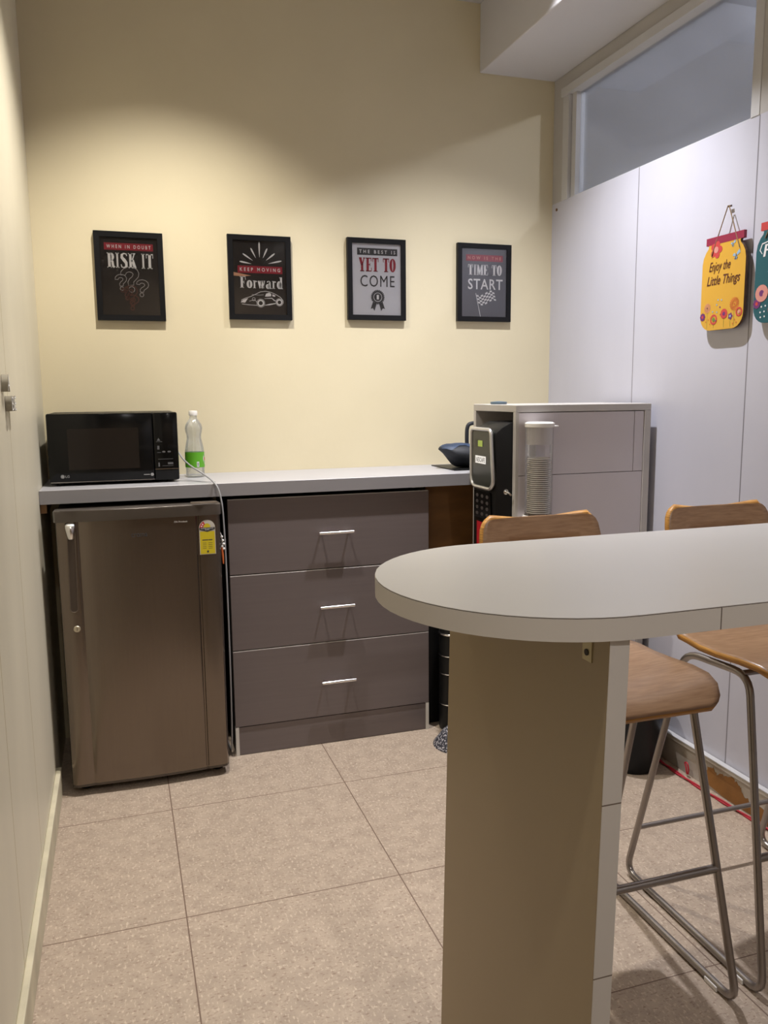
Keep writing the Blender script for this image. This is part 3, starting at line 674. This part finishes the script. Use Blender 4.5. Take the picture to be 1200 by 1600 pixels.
# cup dispenser
tx, ty, tr = 1.566, -.822, .0455
cd = thing('cup_dispenser', 'clear tube dispenser mounted on the front of the pale cabinet', 'dispenser', (tx, ty, .90))
MB().lathe([(tr, .895), (tr, 1.186)], (tx, ty, 0), 36, cap=False).build('tube', M['clearplast'], cd, 60)
mb = MB(); mb.lathe([(tr+.001, 1.186), (tr+.003, 1.188), (tr+.003, 1.199), (tr-.004, 1.203)], (tx, ty, 0), 36); mb.box(tx+.02, tx+.058, ty-.022, ty+.012, 1.186, 1.191, .001)
mb.build('cap', M['plast'], cd, 40)
MB().lathe([(tr-.003, 1.130), (tr-.003, 1.186)], (tx, ty, 0), 36, cap=False).build('inner_sleeve', thin_clear('milky_sleeve', (.9, .9, .9), .04, .2, .5, (.9, .86, .84)), cd, 60)
MB().lathe([(tr+.007, .835), (tr+.010, .860), (tr+.009, .885), (tr+.002, .897)], (tx, ty, 0), 36, cap=False).build('lower_collar', M['plast'], cd, 60)
MB().box(tx-.014, tx+.014, ty+tr, CY0+.0015, .86, 1.19, .002).build('mounting_bracket', M['plast'], cd)
mb = MB(); mb.lathe([(.024, 0), (.0315, .0650), (.0385, .0657), (.0385, .0692), (.0340, .0696), (.0325, .066), (.0230, .002)], (0, 0, 0), 28)
cup = mb.build('paper_cup', M['cup'], None, 50); cup.data.materials.append(M['cuprim'])
for p in cup.data.polygons:
    if p.center.z > .0655: p.material_index = 1; cup.location = (tx, ty, .838)
tag(cup, 'white paper cup nested in the clear dispenser tube', 'cup', 'paper cups nested in the dispenser tube')
for k in range(1, 28):
    c = cup.copy(); C.objects.link(c); c.location = (tx+random.uniform(-.0008, .0008), ty, .838+k*.0066)

# things under and beside the cabinet
bn = thing('waste_bin', 'black bin on the floor below the right stool seat, by the pale cabinet', 'bin', (1.86, -.90, 0))
mb = MB(); mb.lathe([(.082, 0), (.086, .01), (.103, .24), (.106, .245)], (1.91, -.90, 0), 28); mb.build('bin_body', M['bin'], bn, 40)
mb = MB(); mb.tube([(1.91+.106*math.cos(2*PI*i/28), -.90+.106*math.sin(2*PI*i/28), .246) for i in range(28)], .005, 8, True); mb.build('rim', M['bin'], bn, 60)
cn = thing('storage_canister', 'tall black canister with thin silver bands, right of the drawers', 'canister', (1.475, -.43, 0))
MB().lathe([(.048, 0), (.050, .01), (.050, .395), (.044, .42), (.02, .425)], (1.440, -.390, 0), 32).build('canister_body', M['satinblack'], cn, 40)
for z in (.105, .228, .299, .385): MB().tube([(1.440+.0510*math.cos(2*PI*i/32), -.390+.0510*math.sin(2*PI*i/32), z) for i in range(32)], .0022 if z < .38 else .005, 8, True).build('band', M['chrome'], cn, 60)
mb = MB(); mb.lathe([(.098, .0005), (.096, .006), (.080, .026), (.066, .046), (.052, .060)], (1.405, -.545, 0), 40)
for v in mb.bm.verts: pass
tag(mb.build('woven_floor_cover', M['mesh'], None, 50), 'speckled black and white woven dome on the floor behind the support panel', 'woven cover')
cn.location = (1.475, -.43, 0)

# red twisted cables along the right skirting
def redc(ph, amp, z0):
    P = []
    for i in range(60):
        y = -.86-i*.02; s_ = math.sin(i*.55+ph)
        P.append((W-.036-.012*math.sin(i*.12+.5)+amp*s_, y, z0+abs(amp)*.6*(1+math.cos(i*.55+ph))))
    return P
a = tag(MB().tube(redc(0, .004, .003), .0028, 7).build('red_cable', M['redcable'], None, 60), 'pair of twisted red cables running along the foot of the right wall', 'cable', 'red cables by the skirting')
b_ = tag(MB().tube(redc(PI, .004, .003), .0028, 7).build('red_cable', M['redcable'], None, 60), 'pair of twisted red cables running along the foot of the right wall', 'cable', 'red cables by the skirting')
a['label'] = b_['label'] = 'red cable twisted with another along the foot of the right wall'
kn = MB().tube(smooth([(W-.030, -1.045, .010), (W-.030, -1.04, .03), (W-.028, -1.03, .045), (W-.030, -1.045, .048), (W-.030, -1.052, .03), (W-.030, -1.05, .012)]), .0025, 7).build('cable_loop', M['redcable'], a, 60)
# wall plug hole
tag(MB().lathe([(.006, 0), (.006, -.003), (.003, -.004)], (W, -.039, 2.058), 12, 'X').build('wall_plug', M['brownboard']), 'small brown plug stuck in the wall corner below the window', 'plug')

# ------------------------------------------------------------------ framed posters
GROUP = 'framed posters on the yellow wall'
def serif(mb, pl, ch, a, wd, b0, b1, c=.001):
    """bold condensed slab-serif capitals and a few lowercase letters; returns nothing"""
    h = b1-b0; t = wd*.42; th = h*.06; A = lambda x: a+x*wd; B = lambda y: b0+y*h
    def R(x0, x1, y0, y1): rect(mb, pl, A(x0), A(x1), B(y0), B(y1), c)
    def St(pts, w_): stroke(mb, pl, [(A(x), B(y)) for x, y in pts], w_, c)
    def El(cx, cy, rx, ry, w_, a0=0, a1=360, n=18):
        pts = [(A(cx+rx*math.cos(math.radians(a0+(a1-a0)*i/n))), B(cy+ry*math.sin(math.radians(a0+(a1-a0)*i/n)))) for i in range(n+1)]
        # thick at the sides, thin at top and bottom
        ws = [w_*(.30+.70*abs(math.cos(math.radians(a0+(a1-a0)*i/n)))) for i in range(n+1)]
        stroke(mb, pl, pts, ws, c)
    if ch == 'I': R(.30, .70, 0, 1); R(.12, .88, 0, .06); R(.12, .88, .94, 1)
    elif ch == 'R':
        R(.12, .48, 0, 1); R(0, .60, 0, .06); R(0, .60, .94, 1); El(.50, .73, .30, .24, t*.85, -90, 90); St([(.50, .50), (.72, .42), (.80, .10), (1.0, .03)], t*.75)
    elif ch == 'S':
        St([(.90, .80), (.84, .93), (.5, .97), (.24, .88), (.22, .70), (.5, .54), (.78, .36), (.80, .14), (.5, .03), (.16, .07), (.08, .24)], [t*.35, t*.4, t*.4, t*.8, t*1.0, t*1.15, t*1.0, t*.8, t*.4, t*.4, t*.35])
    elif ch == 'K':
        R(.12, .46, 0, 1); R(0, .58, 0, .06); R(0, .58, .94, 1); St([(.46, .42), (.84, .95)], t*.35); R(.66, 1.0, .94, 1); St([(.55, .56), (.88, .03)], t*.95); R(.64, 1.06, 0, .06)
    elif ch == 'T':
        R(.31, .69, 0, 1); R(.15, .85, 0, .06); R(0, 1, .92, 1); R(0, .09, .70, .95); R(.91, 1, .70, .95)
    elif ch == 'Y':
        R(.32, .68, 0, .5); R(.15, .85, 0, .06); St([(.20, .97), (.50, .45)], t*.95); St([(.84, .97), (.55, .46)], t*.35); R(0, .44, .94, 1); R(.66, 1, .94, 1)
    elif ch == 'E':
        R(.12, .50, 0, 1); R(0, .95, 0, .07); R(0, .93, .93, 1); R(.5, .72, .47, .54); R(.86, .95, .0, .28); R(.84, .93, .74, 1); R(.66, .72, .38, .63)
    elif ch == 'O': El(.5, .5, .32, .46, t*1.0)
    elif ch == 'M':
        R(.02, .14, 0, 1); R(.70, .98, 0, 1); R(-.04, .24, 0, .05); R(.60, 1.06, 0, .05); R(-.04, .2, .95, 1); R(.8, 1.06, .95, 1); St([(.14, .98), (.46, .05)], t*.8); St([(.46, .05), (.76, .98)], t*.3)
    elif ch == 'F':
        R(.12, .50, 0, 1); R(0, .62, 0, .06); R(0, .95, .93, 1); R(.5, .72, .47, .54); R(.86, .95, .70, 1); R(.66, .72, .36, .64)
    elif ch == 'o': El(.5, .34, .30, .30, t*.95)
    elif ch == 'r': R(.15, .50, 0, .66); R(.02, .65, 0, .05); R(.02, .3, .61, .66); El(.66, .46, .18, .17, t*.6, 30, 160)
    elif ch == 'w': St([(.10, .66), (.33, .02)], t*.75); St([(.33, .02), (.50, .60)], t*.3); St([(.47, .66), (.70, .02)], t*.75); St([(.70, .02), (.90, .66)], t*.3); R(0, .26, .61, .66); R(.38, .58, .61, .66); R(.78, 1, .61, .66)
    elif ch == 'a': R(.52, .86, 0, .50); R(.80, 1, 0, .06); El(.52, .48, .24, .16, t*.5, 0, 160); El(.36, .19, .20, .17, t*.75)
    elif ch == 'd': R(.55, .90, 0, 1); R(.42, .7, .94, 1); R(.84, 1.02, 0, .06); El(.38, .33, .24, .30, t*.8)
def word(name, txt, pl, a0, a1, b0, b1, m, parent, c=.001, widths=None):
    ws = {'I': .62, 'M': 1.25, 'w': 1.25, ' ': .55, 'r': .8}; ws.update(widths or {})
    tot = sum(ws.get(ch, 1)+.10 for ch in txt)-.10; k = (a1-a0)/tot; a = a0; mb = MB()
    for ch in txt:
        wd = ws.get(ch, 1)*k
        if ch != ' ': serif(mb, pl, ch, a, wd, b0, b1, c)
        a += wd+.10*k
    o = mb.build(name, m, parent); return o
def poster(x0, x1, z0, z1, label, printmat, tilt=0.0):
    t = thing('framed_poster', label, 'poster', ((x0+x1)/2, -.001, (z0+z1)/2), GROUP)
    b = .0195; d = .020; mb = MB()
    out = [(x0, z0), (x1, z0), (x1, z1), (x0, z1)]; inn = [(x0+b, z0+b), (x1-b, z0+b), (x1-b, z1-b), (x0+b, z1-b)]
    yo, yi = -d, -d+.004
    V = lambda p, y: mb.bm.verts.new((p[0], y, p[1]))
    O = [V(p, -d) for p in out]; I = [V(p, -d+.001) for p in inn]; OB = [V(p, -.001) for p in out]; IB = [V(p, -.010) for p in inn]
    for i in range(4):
        j = (i+1) % 4
        mb.bm.faces.new((O[i], O[j], I[j], I[i])); mb.bm.faces.new((O[i], OB[i], OB[j], O[j])); mb.bm.faces.new((I[i], I[j], IB[j], IB[i]))
    mb.bm.faces.new(OB)
    mb.build('frame', M['frame'], t)
    MB().box(x0+b*.8, x1-b*.8, -.0125, -.008, z0+b*.8, z1-b*.8).build('print', printmat, t)
    MB().box(x0+b*.9, x1-b*.9, -.0162, -.0152, z0+b*.9, z1-b*.9).build('cover_glass', thin_clear('frame_glass', (.98, .98, .98), .018, .06), t)
    pl = Plane((x0, -.0125, z1), (1, 0, 0), (0, 0, 1))
    wd, h = x1-x0, z1-z0
    P = Plane(pl.o, pl.r, pl.u); P.w = wd; P.h = h
    return t, P
def band(t, P, u0, u1, v0, v1, txt, m, tm, name='caption_band'):
    mb = MB(); rect(mb, P, u0*P.w, u1*P.w, -v1*P.h, -v0*P.h, .0005); b_ = mb.build(name, m, t)
    k = (v1-v0)
    text('caption_lettering', txt, P, (u0+.035)*P.w, (u1-.035)*P.w, -(v1-.25*k)*P.h, -(v0+.25*k)*P.h, tm, b_, c=.0010, bold=.015, space=1.7)
# 1 RISK IT
t, P = poster(.205, .445, 1.573, 1.886, 'black framed poster reading RISK IT, leftmost on the yellow wall', M['poster_dark'])
band(t, P, .145, .855, .125, .205, 'WHEN IN DOUBT', M['red'], M['white_print'])
word('title_lettering', 'RISK IT', P, .18*P.w, .85*P.w, -.405*P.h, -.235*P.h, M['white_print'], t)
def qmark(mb, P, cx, cz, s, lean, wl, fillin=None):
    """outlined question mark, s = height"""
    def T(x, y): return (cx+(x*math.cos(lean)-y*math.sin(lean))*s, cz+(x*math.sin(lean)+y*math.cos(lean))*s)
    outer = [(-.33, .25), (-.30, .37), (-.18, .48), (0, .53), (.18, .50), (.32, .40), (.37, .26), (.33, .12), (.22, .02), (.12, -.06), (.10, -.18), (-.10, -.18), (-.10, -.04), (-.02, .07), (.10, .15), (.15, .24), (.10, .31), (0, .34), (-.10, .31), (-.15, .23)]
    stroke(mb, P, [T(x, y) for x, y in outer], wl, .0009, True)
    dx, dz = T(0, -.34); ring(mb, P, dx, dz, .11*s, wl, .0009, 14)
mb = MB(); q = lambda u, v: (u*P.w, -v*P.h)
for (u, v, s, ln) in ((.50, .545, .092, .12), (.365, .575, .058, .10), (.665, .635, .062, -.08)):
    a_, b2 = q(u, v); qmark(mb, P, a_, b2, s, ln, .0022)
mb.build('question_mark_drawing', mat('grey_line_print', (.42, .40, .40), .5), t)
mb = MB()
for (u, v, s, ln) in ((.50, .72, .070, .15), (.52, .80, .055, -.1), (.43, .70, .045, .2)):
    a_, b2 = q(u, v); qmark(mb, P, a_, b2, s, ln, .0042)
mb.build('faded_question_marks', M['dimred'], t)
# 2 Forward
t, P = poster(.680, .921, 1.585, 1.897, 'black framed poster reading Forward with a car drawing', M['poster_dark'])
mb = MB(); cx, cz = .50*P.w, -.352*P.h
for ang, l0, l1 in ((170, .26, .62), (145, .26, .62), (116, .26, .60), (90, .26, .74), (66, .26, .60), (40, .26, .62), (14, .28, .70)):
    a = math.radians(ang); k = P.w*.46
    pts = [(cx+k*(l0+(l1-l0)*i/6)*math.cos(a)*1.12, cz+k*(l0+(l1-l0)*i/6)*math.sin(a)*1.05) for i in range(7)]
    stroke(mb, P, pts, [.0008, .0025, .004, .0052, .006, .0058, .003], .0009)
mb.build('ray_drawing', M['white_print'], t)
band(t, P, .15, .86, .360, .445, 'KEEP MOVING', M['red'], M['white_print'])
word('title_lettering', 'Forward', P, .18*P.w, .86*P.w, -.625*P.h, -.485*P.h, M['white_print'], t, widths={'F': 1.05})
mb = MB(); Q = lambda pts: [(u*P.w, -v*P.h) for u, v in pts]
stroke(mb, P, Q([(.19, .80), (.20, .765), (.26, .745), (.34, .725), (.42, .695), (.50, .665), (.58, .657), (.66, .665), (.74, .69), (.82, .725), (.86, .765), (.86, .80)]), .0018, .0009)
stroke(mb, P, Q([(.20, .815), (.30, .823), (.40, .827), (.44, .828)]), .0018, .0009); stroke(mb, P, Q([(.56, .826), (.64, .815), (.74, .80)]), [.001, .005, .003], .0009)
fill(mb, P, Q([(.19, .795), (.22, .765), (.30, .745), (.26, .79), (.25, .80)]), .0009)
fill(mb, P, Q([(.57, .72), (.59, .685), (.64, .672), (.67, .685), (.67, .715), (.61, .72)]), .0009); fill(mb, P, Q([(.69, .69), (.74, .705), (.73, .72), (.69, .715)]), .0009)
stroke(mb, P, Q([(.56, .745), (.68, .738), (.72, .765), (.75, .772)]), [.001, .003, .004, .001], .0009); stroke(mb, P, Q([(.36, .70), (.48, .705), (.55, .70)]), .001, .0009)
stroke(mb, P, Q([(.32, .78), (.40, .76), (.44, .79)]), .0014, .0009)
a_, b2 = Q([(.50, .80)])[0]; ring(mb, P, a_, b2, .0105, .0052); ring(mb, P, a_, b2, .0155, .0012)
a_, b2 = Q([(.80, .785)])[0]; ring(mb, P, a_, b2, .0095, .0050); ring(mb, P, a_, b2, .0140, .0012)
ring(mb, P, .39*P.w, -.755*P.h, .006, .0012)
mb.build('car_drawing', M['white_print'], t)
mb = MB(); fill(mb, P, Q([(.08, .440), (.36, .475), (.24, .488), (.085, .482)]), .0009); mb.build('peach_mark', M['skin'], t)
# 3 YET TO COME
t, P = poster(1.147, 1.390, 1.592, 1.908, 'black framed white poster reading YET TO COME with a rosette', M['poster_white'])
band(t, P, .17, .86, .118, .203, 'THE BEST IS', M['ink'], M['white_print'])
word('title_lettering', 'YET TO', P, .20*P.w, .83*P.w, -.402*P.h, -.235*P.h, M['red'], t)
text('subtitle_lettering', 'COME', P, .22*P.w, .81*P.w, -.588*P.h, -.448*P.h, M['ink'], t, bold=0.0, space=1.15)
mb = MB(); a_, b2 = .515*P.w, -.715*P.h
ring(mb, P, a_, b2, .0215, .006, .0009, 28)
for k in range(24):
    an = 2*PI*k/24; disc(mb, P, a_+.0262*math.cos(an), b2+.0262*math.sin(an), .0028, .0008, 8)
disc(mb, P, a_, b2, .0155, .0009)
for s_ in (-1, 1): fill(mb, P, [(a_+s_*.004, b2-.022), (a_+s_*.021, b2-.020), (a_+s_*.030, b2-.046), (a_+s_*.021, b2-.043), (a_+s_*.014, b2-.054)], .0007)
ro = mb.build('rosette_drawing', M['ink'], t)
text('rosette_number', '1', P, a_-.0045, a_+.0045, b2-.009, b2+.009, M['white_print'], ro, c=.0014, bold=.02)
# 4 TIME TO START
t, P = poster(1.617, 1.860, 1.595, 1.909, 'black framed poster reading TIME TO START with a chequered flag', M['poster_slate'])
band(t, P, .16, .85, .140, .222, 'NOW IS THE', M['red'], M['pink'])
word('title_lettering', 'TIME TO', P, .20*P.w, .83*P.w, -.402*P.h, -.265*P.h, M['white_print'], t)
text('subtitle_lettering', 'START', P, .20*P.w, .85*P.w, -.585*P.h, -.448*P.h, M['white_print'], t, bold=.012, space=1.1)
mb = MB(); Q = lambda pts: [(u*P.w, -v*P.h) for u, v in pts]
stroke(mb, P, Q([(.345, .635), (.435, .935)]), .0022, .0009)
for i in range(8):
    for j in range(6):
        if (i+j) % 2 == 0:
            def fp_(i_, j_):
                u = .355+.33*i_/8+.045*j_/6; v = .655-.045*i_/8*1.2+.13*j_/6+.018*math.sin(i_/8*6.0); return (u*P.w, -v*P.h)
            fill(mb, P, [fp_(i, j), fp_(i, j+1), fp_(i+1, j+1), fp_(i+1, j)], .0009)
mb.build('flag_drawing', M['white_print'], t)

# ------------------------------------------------------------------ jar-shaped plaques on the right wall
def jar_outline(s0, w_, z0, h):
    """outline in (s,z); s grows towards the camera"""
    p = []
    r_ = .045
    p += arcpts(s0+r_, z0+r_, r_, 180, 270, 6)+arcpts(s0+w_-r_, z0+r_, r_, 270, 360, 6)
    p += [(s0+w_, z0+h*.72)]+[(s0+w_-.004, z0+h*.79), (s0+w_-.014, z0+h*.85), (s0+w_-.024, z0+h*.885), (s0+w_-.026, z0+h*.91), (s0+w_-.022, z0+h*.925)]
    p += [(s0+.022, z0+h*.925), (s0+.026, z0+h*.91), (s0+.024, z0+h*.885), (s0+.014, z0+h*.85), (s0+.004, z0+h*.79), (s0, z0+h*.72)]
    return p
XP = W-.022
pj = Plane((XP, 0, 0), (0, -1, 0), (0, 0, 1))
def plaque(s0, z0, m, lidm, label):
    w_, h = .188, .282
    t = thing('jar_plaque', label, 'plaque', (W-.012, -(s0+w_/2), z0+h/2), 'jar shaped plaques on the right wall')
    mb = MB(); mb.prism(jar_outline(s0, w_, z0, h), lambda a, b_: pj.p(a, b_, -.009), lambda a, b_: pj.p(a, b_, -.0004)); mb.build('backing_board', M['mdf'], t)
    mb = MB(); fill(mb, pj, jar_outline(s0, w_, z0, h), 0); mb.build('painted_face', m, t)
    mb = MB(); mb.prism([(s0+.014, z0+h*.92), (s0+w_-.012, z0+h*.92), (s0+w_-.012, z0+h), (s0+.014, z0+h)], lambda a, b_: pj.p(a, b_, -.0095), lambda a, b_: pj.p(a, b_, .0004)); mb.build('jar_lid', lidm, t)
    return t, w_, h
s0, z0 = .997, 1.486
t, w_, h = plaque(s0, z0, M['yellow'], M['maroon'], 'yellow jar shaped plaque reading Enjoy the Little Things')
F = lambda u, v: (s0+u*w_, z0+v*h)
MB().tube([pj.p(*F(.22, .80), .002), pj.p(1.092, 1.853, -.006), pj.p(1.096, 1.853, -.006), pj.p(*F(.86, .83), .002)], .0016, 8).build('hanging_string', M['rope'], t, 60)
MB().tube([pj.p(1.085, 1.852, -.014), pj.p(1.097, 1.852, -.014)], .003, 8).build('wall_hook', M['mdf'], t)
a0, b0 = F(.17, .605); a1, b1 = F(.67, .735); text('lettering', 'Enjoy the', pj, a0, a1, b0, b1, M['brownink'], t, shear=.35, bold=.006)
a0, b0 = F(.13, .455); a1, b1 = F(.90, .585); text('lettering', 'Little Things', pj, a0, a1, b0, b1, M['brownink'], t, shear=.35, bold=.008)
def flower(mbd, u, v, r_, petals, mp, mc, F, kind='petal'):
    a, b_ = F(u, v); mb = mbd.setdefault(mp, MB())
    if kind == 'petal':
        for k in range(petals): disc(mb, pj, a+r_*.62*math.cos(2*PI*k/petals), b_+r_*.62*math.sin(2*PI*k/petals), r_*.40, .0006+.00003*k, 12)
    elif kind == 'sun':
        for k in range(petals):
            an = 2*PI*k/petals; stroke(mb, pj, [(a+r_*.55*math.cos(an), b_+r_*.55*math.sin(an)), (a+r_*math.cos(an), b_+r_*math.sin(an))], r_*.13, .0007)
        ring(mb, pj, a, b_, r_*.42, r_*.12, .0008)
    elif kind == 'ring': ring(mb, pj, a, b_, r_*.8, r_*.35, .0007)
    disc(mbd.setdefault(mc, MB()), pj, a, b_, r_*(.38 if kind != 'sun' else .16), .0011, 14)
def stem(mbd, u, v, v0, F, m='leaf'): a, b_ = F(u, v); a2, b2 = F(u, v0); stroke(mbd.setdefault(m, MB()), pj, [(a2, b2), (a, b_)], .0009, .0004)
dd = {}
flower(dd, .32, .86, .026, 5, 'coral', 'pink', F)
flower(dd, .80, .255, .020, 20, 'orange', 'orange', F, 'sun'); flower(dd, .17, .245, .0150, 16, 'pink', 'purple', F, 'sun')
flower(dd, .03+.03, .155, .012, 8, 'purple', 'coral', F); flower(dd, .33, .115, .016, 10, 'coral', 'leaf', F, 'ring'); flower(dd, .57, .165, .015, 10, 'coral', 'purple', F)
flower(dd, .72, .13, .010, 5, 'purple', 'lblue', F); flower(dd, .91, .165, .014, 10, 'coral', 'pink', F, 'ring')
for u, v in ((.17, .22), (.33, .08), (.57, .13), (.72, .11), (.80, .18)): stem(dd, u, v, .02, F)
for u, v in ((.42, .32), (.50, .315), (.39, .27), (.47, .24), (.40, .19), (.30, .20), (.49, .16), (.38, .10)): disc(dd.setdefault('purple' if v in (.24, .16) else 'lblue', MB()), pj, *F(u, v), .0028, .0007, 8)
for u, v in ((.14, .10), (.20, .12), (.24, .07), (.82, .09), (.86, .06), (.78, .05)): disc(dd.setdefault('orange', MB()), pj, *F(u, v), .0022, .0007, 8)
for u, v, s_ in ((.70, .875, .012), (.78, .745, .018)):
    a, b_ = F(u, v)
    for sx, sy, k in ((-1, .35, .75), (1, .9, 1.0), (-.6, -.7, .6), (.7, -.3, .6)):
        fill(dd.setdefault('lblue', MB()), pj, [(a, b_), (a+s_*sx*k, b_+s_*sy*k*.6), (a+s_*sx*k*.8, b_+s_*sy*k+s_*.25), (a+s_*sx*.2, b_+s_*.6*math.copysign(1, sy))], .0007)
    stroke(dd.setdefault('ink', MB()), pj, [(a-s_*.12, b_-s_*.4), (a+s_*.15, b_+s_*.4)], s_*.13, .0009)
names = {'coral': 'red_pattern', 'pink': 'pink_pattern', 'orange': 'orange_pattern', 'purple': 'purple_pattern', 'leaf': 'green_pattern', 'lblue': 'blue_pattern', 'ink': 'dark_pattern'}
for k, mb in dd.items(): mb.build(names[k], M[k], t)
s0, z0 = 1.226, 1.491
t, w_, h = plaque(s0, z0, M['teal'], M['coral'], 'teal jar shaped plaque cut off by the right picture edge')
F = lambda u, v: (s0+u*w_, z0+v*h)
MB().tube([pj.p(*F(.18, .84), .002), pj.p(s0+.097, 1.853, -.006), pj.p(s0+.101, 1.853, -.006), pj.p(*F(.82, .84), .002)], .0016, 8).build('hanging_string', M['rope'], t, 60)
MB().tube([pj.p(s0+.093, 1.852, -.014), pj.p(s0+.105, 1.852, -.014)], .003, 8).build('wall_hook', M['mdf'], t)
a0, b0 = F(.15, .66); a1, b1 = F(.40, .78); text('lettering', 'Fi', pj, a0, a1, b0, b1, M['white_print'], t, shear=.12, bold=.005)
mb = MB(); stroke(mb, pj, [F(.13, .69), F(.08, .73), F(.12, .79), F(.30, .81)], [.002, .004, .004, .002], .0008); mb.build('letter_flourish', M['white_print'], t)
mb = MB(); stroke(mb, pj, [F(.27, .50), F(.33, .545), F(.36, .60)], .004, .0008); mb.build('script_stroke', M['lblue'], t)
dd = {}
flower(dd, .16, .30, .024, 18, 'pink', 'purple', F, 'petal'); flower(dd, .02+.05, .20, .014, 8, 'purple', 'coral', F); flower(dd, .42, .13, .022, 12, 'orange', 'labelyellow', F, 'ring')
for u, v in ((.17, .165), (.25, .17), (.15, .11), (.23, .115), (.16, .06), (.24, .065)): disc(dd.setdefault('white_print', MB()), pj, *F(u, v), .0028, .0007, 8)
names.update({'labelyellow': 'yellow_pattern', 'white_print': 'white_pattern'})
for k, mb in dd.items(): mb.build(names[k], M[k], t)

# ------------------------------------------------------------------ raised letters on the left wall
plw = Plane((0.001, 0, 0), (0, 1, 0), (0, 0, 1))
t = thing('letter_sign', 'small raised grey and white letter sign cut off by the left picture edge', 'sign', (.008, -1.05, 1.30))
mg = mat('grey_letter_edge', (.30, .27, .21), .6)
for txt, y1, z0, z1 in (('A', -1.085, 1.312, 1.352), ('BE', -.985, 1.266, 1.302)):
    wd = .045*len(txt)
    text('raised_lettering', txt, plw, y1-wd, y1, z0, z1, mg, t, c=0, depth=.007, bold=.02)
    text('letter_face', txt, plw, y1-wd+.002, y1-.002, z0+.002, z1-.002, M['white_print'], t, c=.0150, bold=-.012)
